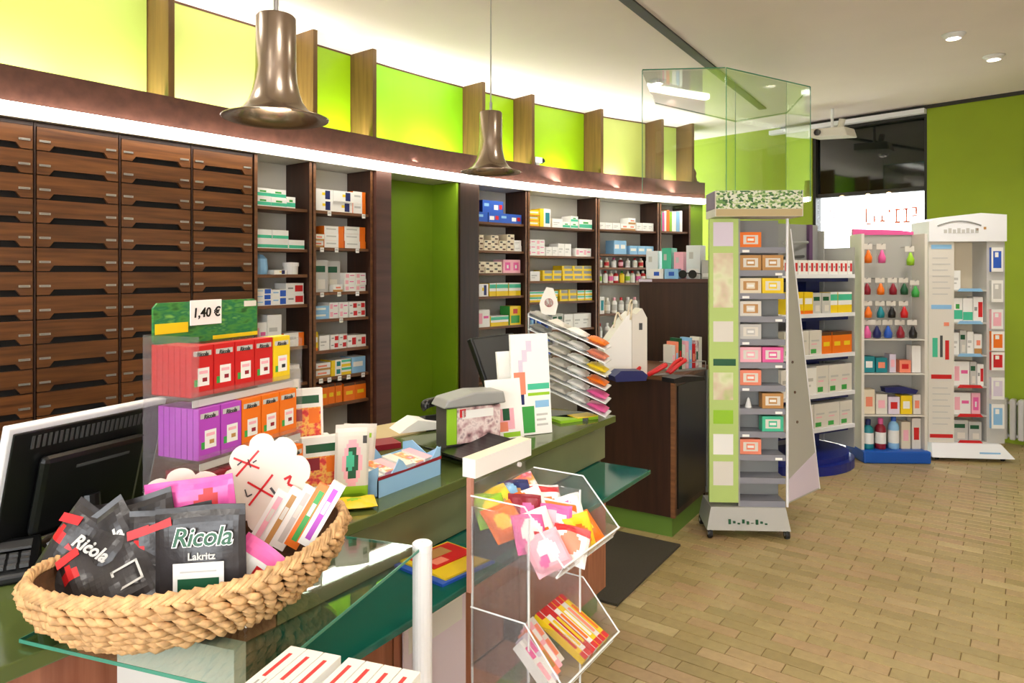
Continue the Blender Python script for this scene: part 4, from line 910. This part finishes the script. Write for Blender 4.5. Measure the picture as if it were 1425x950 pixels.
SN = [('yellow', 'red'), ('white', 'yellow'), ('red', 'yellow'), ('white', 'orange'), ('yellow', 'white'), ('offwhite', 'salmon'), ('yellow', 'orange')]
for i, (a, b) in enumerate(SN):          # stick packs, right half
    o = link('stick_pack', carton_mesh(.019, .02, .17, a, [(.0, .0, 1, .12, 'red'), (.2, .2, .8, .75, b), (.0, .86, 1, 1, 'red')], a))
    o.matrix_world = Matrix.Translation((SX + .262 , SY0 + .142 + i * .0215, .53 + .008)) @ Matrix.Rotation(R(90), 4, 'Z') @ Matrix.Rotation(R(-62), 4, 'X')
    tag(o, f'{a} stick pack, {ORD[i]} from left in the lower acrylic bin', 'stick pack', 'stick packs in the lower acrylic bin')
for i, (a, b) in enumerate([('white', 'lpink'), ('lilac', 'white'), ('salmon', 'tan'), ('lpink', 'white'), ('offwhite', 'salmon')]):
    o = link('candy_box', carton_mesh(.024, .03, .13, a, [(.15, .15, .85, .5, b), (.15, .6, .85, .85, 'pink' if i < 2 else b)], a))
    o.matrix_world = Matrix.Translation((SX + .25 - .01 * i, SY0 - .008 + i * .0275, .53 + .002)) @ Matrix.Rotation(R(90), 4, 'Z') @ Matrix.Rotation(R(-48), 4, 'X')
    tag(o, f'{a} slim candy box, {ORD[i]} from left, lower acrylic bin near side', 'candy box', 'slim boxes in the lower acrylic bin')
# flyer stack on the teal shelf
t = thing('flyer', 'colourful red, blue and yellow flyer lying on the teal glass shelf', 'flyer', (-1.385, 1.53, .7005), 0)
MB().box(.0, .20, 0, .21, 0, .008, 'blue').build('lower_sheet', t, (0, 0, 0), (0, 0, R(-8))); MB().box(.0, .19, 0, .19, .0085, .014, 'yellow').build('middle_sheet', t, (0.004, .02, 0), (0, 0, R(-8)))
u = MB().box(.02, .13, .0, .16, .0145, .018, 'red').build('upper_sheet', t, (0.0, .04, 0), (0, 0, R(-8))); MB().box(.03, .08, .03, .12, .0182, .0186, 'tan').box(.085, .12, .02, .07, .0182, .0186, 'salmon').build('print', u)

# ================================================================== DARK CABINETS
cx, cy = -1.427, 3.965
t = thing('dark_cabinet', 'low dark wood display cabinet with glass side on a green plinth', 'cabinet', (cx, cy, 0))
MB().box(-.50, .0, .0, .62, .12, .915, 'dark_wood').build('body', t); MB().box(-.02, .006, -.006, .02, .12, .915, 'shelf_wood').build('corner_post', t)
MB().box(-.50, .012, -.012, .64, .9155, .94, 'shelf_wood').build('top', t); MB().box(.0005, .006, .05, .58, .16, .88, 'smoked_glass').build('side_glass', t); MB().box(-.48, -.02, .02, .6, 0, .1195, 'plinth_green').build('plinth', t)
MB().box(.0005, .012, .585, .62, .12, .915, 'dim_metal').build('end_trim', t)
t = thing('back_cabinet', 'tall dark wood cabinet carrying clear boxes behind the low one', 'cabinet', (-1.97, 4.75, 0))
bevel(MB().box(0, .495, 0, .5, .08, 1.475, 'dark_wood').build('body', t), .003); MB().box(-.005, .50, -.006, .505, 1.4755, 1.50, 'fascia_wood').build('top', t); MB().box(.02, .47, .02, .48, 0, .0795, 'dark_wood').build('plinth', t)
o = MB().box(0, .1, -.003, 0, 0, .018, 'lilac').build('name_strip', t, (.0, -.0065, 1.479))
# clear boxes and small things on the back cabinet
for i, (x, w, h, m_, lab) in enumerate([(.0, .09, .2, 'frost', 'tall frosted white box at the left end of the dark back cabinet'), (.12, .07, .22, 'mint', 'tall mint carton among the clear boxes on the back cabinet'), (.21, .07, .19, 'lpink', 'pale pink carton among the clear boxes on the back cabinet'),
      (.30, .10, .235, 'frost', 'tallest frosted box on the dark back cabinet'), (.41, .07, .13, 'lgrey', 'short grey frosted box at the right end of the back cabinet')]):
    o = link('display_box', carton_mesh(w, .12, h, m_, [(.1, .1, .9, .3, 'white'), (.2, .6, .5, .8, 'lgrey')], m_), None, (-1.965 + x, 4.87, 1.5005)); tag(o, lab, 'box', 'boxes on the back cabinet')
for i, (x, c, l) in enumerate([(.06, 'white', 'white carton with blue mark at the front of the back cabinet'), (.17, 'sky', 'pale blue carton at the front of the back cabinet')]):
    o = link('carton', carton_mesh(.1, .06, .07, c, [(.3, .3, .7, .7, 'blue')], c), None, (-1.965 + x, 4.79, 1.5005)); tag(o, l, 'carton')
t = thing('sunglasses', 'black sunglasses resting on the dark back cabinet', 'sunglasses', (-1.66, 4.78, 1.5005))
for x in (0, .07): MB().lathe([(.001, -.003), (.028, -.003), (.03, 0), (.028, .003), (.001, .003)], 'black_plastic', 14).build('lens', t, (x, 0, .032), (PI / 2, 0, 0))
MB().tube([(.025, 0, .04), (.045, 0, .04)], .004, 'black_plastic', 6).build('bridge', t)
for x in (-.03, .1): MB().tube([(x, 0, .04), (x, .1, .035), (x, .12, .006)], .003, 'black_plastic', 6).build('temple', t)
# things on the low cabinet (top .94)
TZ = .9405
p = atz(876, 525, .94); t = thing('paper_bag', 'white folded paper bag with handle on the low dark cabinet', 'bag', (p.x - .02, p.y + .03, TZ), alpha(80))
MB().prism([(-.14, 0), (.02, 0), (.02, .375), (-.01, .35), (-.15, .17)], 0, .12, 'paper', 'y').build('front', t); MB().prism([(.022, 0), (.115, 0), (.115, .34), (.085, .395), (.045, .36), (.022, .37)], .0, .12, 'offwhite', 'y').build('gusset', t)
MB().tube(tubes_curve([(-.07, .06, .28), (-.05, .05, .37), (-.03, .03, .33), (-.005, .01, .34), (.005, -.004, .42), (.02, -.004, .44), (.012, -.004, .33)], 5), .006, 'cream', 6).build('handle', t, smooth=True)
MB().box(.065, .085, -.002, -.0002, .27, .31, 'dgrey').build('mark', t)
for i, (px, py, H, lab) in enumerate([(868, 524, 60, 'red handled scissors at the left on the low cabinet'), (902, 524, 100, 'red handled pliers upright beside the paper bag'), (930, 522, 75, 'red handled scissors at the right on the low cabinet')]):
    p = atz(px, py, .94); t = thing('scissors', lab, 'scissors', (p.x, p.y, TZ), alpha(H), 'red handled tools on the low cabinet')
    for k in (-1, 1):
        MB().tube(tubes_curve([(.0, .012 * k, .012), (.05, .028 * k, .02 + .02 * i), (.09, .03 * k, .045 + .02 * i), (.10, .012 * k, .05 + .02 * i)], 5), .012, 'red', 8).build('handle', t, smooth=True)
    MB().hexa([(-.10, -.004, .004), (0, -.014, .006), (0, .014, .006), (-.10, .004, .004), (-.10, -.004, .008), (0, -.014, .014), (0, .014, .014), (-.10, .004, .008)], 'steel').build('blades', t)
p = atz(860, 533, .94); o = MB().prism([(-.09, 0), (.09, 0), (.10, .03), (.07, .055), (-.06, .06), (-.1, .03)], -.05, .05, 'navy', 'y').build('pouch_case', None, (p.x + .0, p.y + .13, TZ), (0, 0, alpha(75))); tag(o, 'dark blue soft case on the corner of the low cabinet', 'case')
p = atz(952, 532, .94); o = MB().prism([(-.12, 0), (.11, 0), (.10, .02), (-.05, .035), (-.12, .025)], -.05, .05, 'black', 'y').build('tool_case', None, (p.x - .02, p.y + .06, TZ), (0, 0, alpha(60))); tag(o, 'flat black case at the right end of the low cabinet', 'case')
t = thing('leaflet_rack', 'wire rack of colourful leaflets beside the green stand', 'rack', (-1.46, 4.28, TZ), alpha(60))
MB().box(-.13, .13, -.03, .10, 0, .008, 'dim_metal').build('base', t); MB().tube([(-.13, -.03, .05), (.13, -.03, .05), (.13, .1, .05), (-.13, .1, .05), (-.13, -.03, .05)], .003, 'steel', 6).build('wire', t)
for x in (-.13, .13): MB().tube([(x, -.03, .0), (x, -.03, .05)], .003, 'steel', 6).build('wire', t)
LFc = ['offwhite', 'salmon', 'dgreen', 'offwhite', 'lpink', 'sky', 'red', 'photo_print', 'offwhite']
for i, c in enumerate(LFc):
    a = alpha(60); x = -.12 + i * .028; fr2 = Frame((-1.46, 4.28, TZ), a)
    o = link('leaflet', carton_mesh(.024, .08, .15 + .02 * (i % 3), c, [(.2, .3, .8, .6, LFc[(i + 4) % 9])], c), None, fr2.pt(x, 0, .0085), (0, 0, a)); tag(o, f'{c.replace("_", " ")} leaflet, {ORD[i]} from left in the wire rack', 'leaflet', 'leaflets in the wire rack')
# small white papers and flyers at the far end of the counter
p = atz(800, 583, CT); o = MB().box(-.11, .09, -.05, .05, 0, .012, 'lime').box(-.02, .09, -.05, .03, .012, .016, 'yellow').build('flyer', None, (p.x, p.y, CT + .0005), (0, 0, alpha(60))); tag(o, 'green and yellow flyer lying at the far counter end', 'flyer')
# ---- candy strip rack at the counter end
SRF = Frame((-1.53, 2.80, CT + .0005), alpha(108)); t = thing('strip_rack', 'slanted wire rack of candy packets at the far counter end', 'rack', SRF.o, SRF.a)
MB().box(-.15, .13, -.07, .07, 0, .012, 'dgrey').build('base', t)
for y in (-.06, .06): MB().tube([(-.14, y, .01), (-.14, y, .46)], .005, 'steel', 8).build('post', t)
MB().tube([(-.14, -.06, .46), (-.14, .06, .46)], .005, 'steel', 8).build('post', t)
rc = ['orange', 'salmon', 'yellow', 'orange', 'pink', 'pink', 'lpink']
for k in range(6):
    z = .45 - k * .058; dz = .14
    MB().hexa([(-.14, -.07, z), (.21, -.07, z - dz), (.21, .07, z - dz), (-.14, .07, z), (-.14, -.07, z + .004), (.21, -.07, z - dz + .004), (.21, .07, z - dz + .004), (-.14, .07, z + .004)], 'frost').build('tray', t)
    ang = math.atan2(dz, .35)
    for j in range(4):
        x = -.10 + j * .088; c = [rc[k], 'white', 'offwhite', 'grey'][(3 - j) if j < 3 else 0] if j != 3 else rc[k]
        o = link('candy_packet', pouch_mesh(.088, .115, .024, c, [(.5, .5, .28, 'white' if j == 3 else 'offwhite')], 6, 8, .002, 60 + k * 4 + j))
        q = SRF.pt(x, .055, z - (x + .14) / .35 * dz + .017); o.matrix_world = Matrix.Translation(q) @ Matrix.Rotation(SRF.a, 4, 'Z') @ Matrix.Rotation(ang, 4, 'Y') @ Matrix.Rotation(R(90), 4, 'X')
        tag(o, f'{c} candy packet, {ORD[j]} along the {ORD[k]} tray from the top of the slanted rack', 'candy packet', 'packets in the slanted rack')
tp = MB().prism([(-.035, 0), (.03, 0), (.042, .05), (.02, .12), (-.012, .125), (-.03, .09), (-.045, .05)], -.004, .0, 'offwhite', 'y').build('topper_card', t, (-.06, .0, .455)); MB().lathe([(.001, -.002), (.02, -.002), (.02, .002)], 'red', 14).build('topper_print', tp, (.0, -.006, .055), (PI / 2, 0, 0))


# ================================================================== GREEN FLOOR STAND
GS = Frame(at(1040, 745, 4.15), alpha(93)); GS.o.z = 0
t = thing('product_stand', 'tall green and grey product stand on castors, nearest on the right', 'stand', GS.o, GS.a)
MB().hexa([(-.245, -.05, .05), (.235, -.05, .05), (.235, .22, .05), (-.235, .22, .05), (-.215, -.02, .175), (.215, -.02, .175), (.215, .20, .175), (-.215, .20, .175)], 'grey_metal').build('base', t)
m = MB()
for i in range(9): m.box(-.12 + i * .026, -.106 + i * .026, -.0475, -.040, .085 + .006 * (i % 2), .112 - .01 * (i % 3), 'dgreen')
m.build('base_print', t, (0, 0, 0)); bpy.context.view_layer.update()
for x in (-.225, .215):
    for y in (-.035, .19):
        w = MB().lathe([(.001, -.012), (.026, -.012), (.028, 0), (.026, .012), (.001, .012)], 'rubber', 16).build('castor', t, (x, y, .0285), (0, PI / 2, 0)); MB().lathe([(.001, -.0135), (.012, -.0135), (.012, .0135), (.001, .0135)], 'steel', 12).build('hub', w)
MB().box(-.222, -.055, -.012, .02, .20, 1.86, 'stand_green').build('side_sign', t)
for z0, z1, c in [(1.70, 1.84, 'lilac'), (1.34, 1.66, 'sign_art'), (1.14, 1.26, 'offwhite'), (1.00, 1.04, 'dgreen'), (.80, .96, 'sign_art'), (.66, .74, 'lime'), (.48, .60, 'white'), (.30, .44, 'offwhite')]:
    MB().box(-.20, -.085 if c != 'dgreen' else -.07, -.0135, -.0122, z0, z1, c).build('sign_print', t)
MB().box(-.05, .222, .14, .15, .18, 1.86, 'dim_metal').build('back_panel', t); MB().box(-.055, -.045, -.01, .15, .18, 1.86, 'dim_metal').build('inner_side', t)
# flared right side panel, deep at the foot and narrow at the top
dx, dy = math.cos(R(44)), math.sin(R(44))
bx_, by_ = .222, -.01
dep = .50; q0 = (bx_, by_); q1 = (bx_ + dep * .73, by_ + dep * .68)
def sp(u, o_=0): return (bx_ + u * .70 + o_ * .7, by_ + u * .72 - o_ * .7)
MB().hexa([(*sp(0), .20), (*sp(0, .01), .20), (*sp(.42, .01), .20), (*sp(.42), .20), (*sp(0), 1.86), (*sp(0, .01), 1.86), (*sp(.03, .01), 1.80), (*sp(.03), 1.80)], 'grey_metal').build('side_panel', t)
MB().hexa([(*sp(.01, .0105), .21), (*sp(.01, .012), .21), (*sp(.41, .012), .21), (*sp(.41, .0105), .21), (*sp(.01, .0105), .34), (*sp(.01, .012), .34), (*sp(.36, .012), .44), (*sp(.36, .0105), .44)], 'lilac').build('panel_print', t)
MB().tube([(*sp(.42, .005), .20), (*sp(.03, .005), 1.80)], .008, 'white_metal', 8).build('panel_edge', t); MB().tube([(*sp(0, .005), .18), (*sp(0, .005), 1.86)], .008, 'white_metal', 8).build('panel_edge', t)
for z, u in ((1.02, .05), (.84, .08), (.66, .11)): MB().lathe([(.001, -.004), (.008, -.003), (.008, .003)], 'brown', 10).build('screw', t, (*sp(u, .012), z), (PI / 2, 0, R(44)))
hb = MB().box(-.20, .30, -.06, .18, 1.87, 2.02, 'offwhite').build('header', t); MB().box(-.195, .295, -.0615, -.0602, 1.915, 2.018, 'leaf_header').build('header_print', hb); MB().box(-.195, .295, -.0615, -.0602, 1.872, 1.913, 'kraft').build('header_band', hb); MB().box(-.2015, -.2002, -.05, .17, 1.915, 2.018, 'purple_card').build('header_side_print', hb)
SZ = [1.69 - .135 * k for k in range(12)]
for k, z in enumerate(SZ):
    MB().box(-.044, .218, .0, .139, z - .006, z, 'shelf_grey').box(-.044, .218, -.004, .0, z - .03, z + .004, 'shelf_grey').build('shelf', t)
    if k < 10: MB().box(-.03 + .19 * (k % 2), .01 + .19 * (k % 2), -.006, -.0042, z - .026, z - .012, 'paper').build('price_label', t)
items = {0: [(0, 'orange')], 1: [(0, 'tan'), (1, 'tan')], 2: [(0, 'cream'), (1, 'yellow')], 3: [(0, 'offwhite')], 4: [(0, 'lgrey')], 5: [(0, 'lpink'), (1, 'pink')], 6: [(0, 'salmon')], 7: [(1, 'tan')], 8: [(1, 'mint')], 9: [(0, 'salmon')]}
for k, L_ in items.items():
    for col, c in L_:
        o = link('tea_box', carton_mesh(.122, .07, .088, c, [(.15, .2, .85, .8, 'offwhite' if c not in ('offwhite', 'cream') else 'tan'), (.3, .3, .7, .7, c), (.35, .42, .65, .58, 'white')], c), None, GS.pt(-.04 + col * .128, .006, SZ[k] + .0045), (0, 0, GS.a)); tag(o, f'{c} herbal box on the {ORD[k]} shelf of the green stand, ' + ('left' if col == 0 else 'right') + ' side', 'herbal box', 'herbal boxes on the green stand')
o = MB().lathe([(.001, 0), (.022, 0), (.008, .05), (.001, .06)], 'white', 12).build('sample_cone', None, GS.pt(.02, .05, SZ[7] + .001)); tag(o, 'small white cone on the eighth shelf of the green stand', 'sample')

# ================================================================== WHITE SHELF RACK WITH NAVY BASE
pR = at(1190, 640, 5.78); KF = Frame((pR.x, pR.y, 0), alpha(62)); KL = .85
t = thing('shelf_rack', 'white shelf rack on a curved navy base behind the green stand', 'rack', KF.o, KF.a)
base = [(-KL, .40), (.0, .40), (.02, .14)] + [(-.02 - KL * .5 + (KL * .5 + .02) * math.cos(R(a)), .12 - .30 * math.sin(R(a))) for a in range(5, 176, 10)] + [(-KL, .2)]
MB().prism(base, .0, .07, 'navy_plastic', 'z').build('base', t); MB().prism([(x * .96 - .02, y * .9 + .03) for x, y in base], .0705, .11, 'navy_plastic', 'z').build('base_step', t)
MB().box(-KL, .0, .36, .385, .11, 1.95, 'dim_metal').build('back_panel', t)
for x in (-KL - .01, .0): MB().box(x, x + .012, .30, .39, .11, 1.9, 'grey_metal').build('upright', t)
MB().box(-.14, -.10, .33, .358, 1.55, 1.95, 'purple_card').build('post_cover', t); MB().tube([(-.6, .2, 1.78), (-.15, .34, 1.80)], .012, 'dim_metal', 8).build('arm', t); MB().tube([(-.6, .2, 1.66), (-.2, .34, 1.68)], .012, 'dgrey', 8).build('arm', t)
MB().box(.0125, .024, .02, .39, .11, 1.75, 'grey_metal').build('end_panel', t); MB().box(-.34, -.18, .2, .358, .11, 1.5, 'navy').build('spine', t)
KZ = [1.53, 1.22, .896, .584, .313]
for z in KZ: MB().box(-KL, .0, .0, .30, z - .03, z, 'white_metal').build('shelf', t); MB().box(-KL + .02, -.02, .05, .36, z - .06, z - .0305, 'navy').build('bracket', t)
KI = [[(.055, .11, 'white-red')] * 15, [(.10, .17, 'yellow')] * 3 + [(.10, .16, 'grey-green')] * 2 + [(.085, .165, 'yellow-green')] * 3, [(.14, .19, 'white-leaf')] * 3 + [(.12, .17, 'orange')] * 3, [(.13, .21, 'plain white')] * 3 + [(.14, .22, 'white-leaf')] * 3, [(.15, .19, 'white-leaf')] * 5]
for k, row in enumerate(KI):
    x = -.012 - sum(w + .003 for w, h, c in row)
    for i, (w, h, c) in enumerate(row):
        j = len(row) - 1 - i
        o = link('care_pack', carton(w, .10, h, c), None, KF.pt(x, .015 + .004 * (i % 2), KZ[k] + .0006), (0, 0, KF.a)); x += w + .003
        tag(o, f'{c} pack on the {ORD[k]} shelf of the white rack, ' + (f'{ORD[j]} from right' if j < 14 else 'leftmost'), 'pack', 'packs on the white shelf rack')

# ================================================================== HANGING GOODS RACK WITH BLUE BASE
HF = Frame(at(1245, 642, 5.76), alpha(92)); HF.o.z = 0
t = thing('hook_rack', 'hook rack of hanging goods on a bright blue base', 'rack', HF.o, HF.a)
bevel(MB().box(-.268, .268, -.05, .30, 0, .10, 'blue_plastic').build('base', t), .012)
MB().box(-.25, .24, .20, .215, .10, 1.88, 'grey_metal').build('back_board', t)
for x in (-.265, .24): MB().box(x, x + .022, .0, .22, .10, 1.86, 'offwhite').build('side_frame', t)
MB().prism([(-.25, 1.86), (.25, 1.86), (.25, 1.885), (.12, 1.90), (-.25, 1.91)], .19, .22, 'pink', 'y').build('top_sign', t)
for z in (.38, .72, 1.0): MB().box(-.242, .239, .0, .199, z - .008, z, 'offwhite').build('shelf', t)
HI = [(-.19, 1.62, 'orange'), (-.08, 1.62, 'pink'), (.15, 1.60, 'lime'), (-.20, 1.36, 'dred'), (-.09, 1.36, 'orange'), (.01, 1.36, 'dred'), (.10, 1.36, 'dgreen'), (.19, 1.34, 'green'), (-.19, 1.17, 'orange'), (-.09, 1.17, 'teal'), (.0, 1.17, 'black'), (.10, 1.17, 'red'), (-.15, 1.03, 'navy')]
HJ = [(-.06, .86, 'teal'), (.06, .86, 'red'), (.17, .86, 'dgrey'), (-.2, .78, 'dred'), (-.12, .78, 'lpink'), (-.03, .74, 'purple')]
hookm = MB().tube([(0, .2, .0), (0, .04, 0), (0, .03, .012)], .0025, 'steel', 6).mesh('hook')
bag1 = {}
def hang(x, z, c, w, h, i, lab):
    t2 = thing('blister_pack', lab, 'hanging pack', HF.pt(x, .06, z), HF.a, 'packs hanging on the hook rack')
    MB().box(-w / 2, w / 2, 0, .003, 0, h, 'film').box(-w / 2, w / 2, -.001, 0, h * .72, h, 'offwhite').build('card', t2)
    MB().lathe([(.001, 0), (w * .36, .004), (w * .40, h * .3), (w * .22, h * .5), (w * .12, h * .66), (.001, h * .68)], c, 10, (0, -.014)).build('content', t2, smooth=True)
    link('hook', hookm, t, (x, 0, z + h - .006))
for i, (x, z, c) in enumerate(HI[:-1]): hang(x, z, c, .075, .16 if z > 1.5 else .14, i, f'small {c} hanging pack, {ORD[i]} counted from the top left of the hook rack')
HK = [(-.20, 1.12 - .14, 'pink'), (-.12, .98, 'navy'), (-.03, 1.0, 'blue'), (.07, 1.0, 'dred'), (.17, .99, 'black')]
for i, (x, z, c) in enumerate([(-.2, 1.005, 'pink'), (-.12, 1.005, 'navy'), (-.03, 1.005, 'blue'), (.07, 1.005, 'dred'), (.17, 1.005, 'black')]): hang(x, z, c, .08, .15, i, f'{c} hanging pack in the lowest hook row, {ORD[i]} from left, hook rack')
for i, (x, c, w, h, z) in enumerate([(-.23, 'teal', .09, .13, .725), (-.13, 'teal', .09, .12, .725), (-.02, 'lilac', .05, .15, .725), (.06, 'salmon', .09, .1, .725), (.16, 'white', .07, .22, .725), (-.23, 'cream', .09, .2, .385), (-.13, 'offwhite', .09, .16, .385), (-.03, 'lilac', .09, .14, .385), (.07, 'yellow', .09, .15, .385), (.17, 'offwhite', .06, .16, .385), (.075, 'cream', .07, .22, .1005), (.16, 'offwhite', .07, .25, .1005)]):
    o = link('care_box', carton_mesh(w, .09, h, c, [(.2, .3, .8, .7, ['white', 'salmon', 'lpink', 'red'][i % 4])], c), None, HF.pt(x, .04, z), (0, 0, HF.a)); tag(o, f'{c} box standing on the hook rack, ' + f'{ORD[i]} counted from the upper left shelf', 'box', 'boxes on the hook rack')
for i, (x, c, cap, h) in enumerate([(-.19, 'teal', 'navy', .24), (-.09, 'dred', 'pink', .25), (.015, 'sky', 'blue', .28)]):
    o = link('mouthwash_bottle', bottle(.042, h, c, cap, 'white'), None, HF.pt(x, .05, .1005)); tag(o, f'{c} bottle with {cap} cap on the blue base of the hook rack', 'bottle', 'bottles on the blue base')
o = MB().prism([(-.12, 0), (.12, -.01), (.14, .02), (.02, .05), (-.13, .04)], 0, .08, 'navy', 'y').build('soft_pack', None, HF.pt(.07, .04, .56), (0, 0, HF.a)); tag(o, 'flat navy pack lying across boxes on the hook rack', 'pack')

# ================================================================== WHITE DENTAL CARE TOWER
DF = Frame(at(1341, 640, 5.88), alpha(96)); DF.o.z = 0
t = thing('care_tower', 'white care product tower on a wheeled base by the green wall', 'rack', DF.o, DF.a)
bevel(MB().hexa([(-.30, -.12, .03), (.34, -.12, .03), (.30, .40, .03), (-.28, .40, .03), (-.26, -.02, .13), (.28, -.02, .13), (.27, .36, .13), (-.25, .36, .13)], 'white_metal').build('base', t), .006)
MB().box(.08, .24, -.118, -.1165, .05, .075, 'sky').build('base_print', t, (0, .03, 0), None)
for x in (-.24, .27):
    for y in (-.06, .34): MB().lathe([(.001, -.01), (.024, -.01), (.026, 0), (.024, .01), (.001, .01)], 'rubber', 14).build('castor', t, (x, y, .0265), (0, PI / 2, 0))
MB().box(-.28, -.08, -.01, .30, .131, 1.80, 'offwhite').build('left_block', t); MB().box(-.08, .18, .22, .30, .131, 1.80, 'cream').build('back_panel', t); MB().box(.18, .32, .0, .30, .131, 1.80, 'lgrey').build('right_block', t)
MB().prism([(-.285, 1.801), (.32, 1.801), (.32, 2.02), (.12, 2.035), (-.2, 2.0), (-.285, 1.97)], -.03, .30, 'white_metal', 'y').build('header', t)
m = MB(); pts = [(-.22 + .34 * i / 14, -.032, 1.90 + .07 * math.sin(PI * (.15 + .7 * i / 14))) for i in range(15)]; m.tube(pts, .006, 'grey', 6)
for i in range(8): m.box(-.17 + i * .035, -.145 + i * .035, -.0325, -.0302, 1.87, 1.90 + .01 * (i % 2), 'lgrey')
m.box(.08, .1, -.0325, -.0302, 1.89, 1.91, 'tan'); m.box(.14, .16, -.0325, -.0302, 1.9, 1.92, 'tan'); m.build('header_print', t)
for z0, z1, c, x0, x1 in [(1.74, 1.775, 'sky', -.26, -.10), (1.24, 1.275, 'sky', -.26, -.10), (.66, .695, 'red', -.26, -.10), (.17, .20, 'red', -.27, -.09), (1.1, 1.13, 'salmon', -.16, -.12), (.84, 1.0, 'mint', -.25, -.21), (.84, 1.02, 'dgrey', -.19, -.17), (.82, .98, 'red', -.15, -.12)]: MB().box(x0, x1, -.0125, -.0102, z0, z1, c).build('panel_sign', t)
for i in range(7):
    for z_ in (1.66, .58): MB().box(-.25, -.13 + .02 * (i % 2), -.0118, -.0102, z_ - i * .05, z_ + .008 - i * .05, 'lgrey').build('text_line', t)
DZ = [1.40, 1.13, .86, .60, .36, .14]
for k, z in enumerate(DZ):
    MB().box(-.079, .179, .0, .219, z - .012, z, 'lgrey').build('shelf', t); MB().prism([(-.05, z - .014), (.15, z - .014), (.13, z + .012), (-.03, z + .012)], -.006, -.0005, 'sky' if k < 3 else 'red', 'y').build('shelf_sign', t)
DI = [[(.06, .16, 'plain white')], [(.075, .20, 'white-green'), (.075, .20, 'white-mint striped'), (.075, .21, 'white-red')], [(.05, .18, 'plain white'), (.05, .2, 'grey-green'), (.05, .19, 'plain white'), (.06, .17, 'tan-white')], [(.13, .20, 'white-pink'), (.05, .2, 'grey-green'), (.05, .18, 'white-red')], [(.14, .18, 'white-pink'), (.07, .18, 'pink-white')], [(.12, .17, 'grey-green'), (.1, .16, 'grey-green')]]
for k, row in enumerate(DI):
    x = -.07
    for i, (w, h, c) in enumerate(row):
        o = link('care_pack', carton(w, .10, h, c), None, DF.pt(x, .03, DZ[k] + .0125 if False else DZ[k] + .0006), (0, 0, DF.a)); x += w + .006
        tag(o, f'{c} pack on the {ORD[k]} shelf of the white tower, {ORD[i]} from left', 'pack', 'packs on the white care tower')
for i, (z, c, h, w) in enumerate([(1.55, 'blue', .20, .09), (1.30, 'lgrey', .18, .09), (1.08, 'lpink', .16, .09), (.90, 'orange', .16, .1), (.74, 'red', .15, .1), (.50, 'lilac', .18, .1), (.26, 'sky', .2, .1)]):
    o = link('brush_pack', carton_mesh(w, .03, h, 'white', [(.15, .15, .85, .85, c), (.3, .6, .6, .8, 'white')], c), None, DF.pt(.20, -.032, z), (0, 0, DF.a)); tag(o, f'{c} packs hanging on the right side of the white tower, {ORD[i]} from the top', 'pack', 'packs on the tower side')
# ---- radiator on the back wall
rx = 1.75; t = thing('radiator', 'grey ribbed radiator on the green wall at the right edge', 'radiator', BW.pt(rx, -.16, .06), BW.a)
for i in range(9): bevel(MB().box(i * .062, i * .062 + .045, 0, .09, .0, .36, 'radiator').build('rib', t), .012)
for z in (.03, .32): MB().tube([(-.01, .045, z), (.56, .045, z)], .014, 'radiator', 8).build('pipe', t)
for x in (.06, .5): MB().box(x, x + .015, .091, .159, .28, .31, 'radiator').build('bracket', t)
MB().tube([(.005, .045, .03), (-.03, .045, .03), (-.03, .045, -.06)], .01, 'dgrey', 8).build('pipe', t)
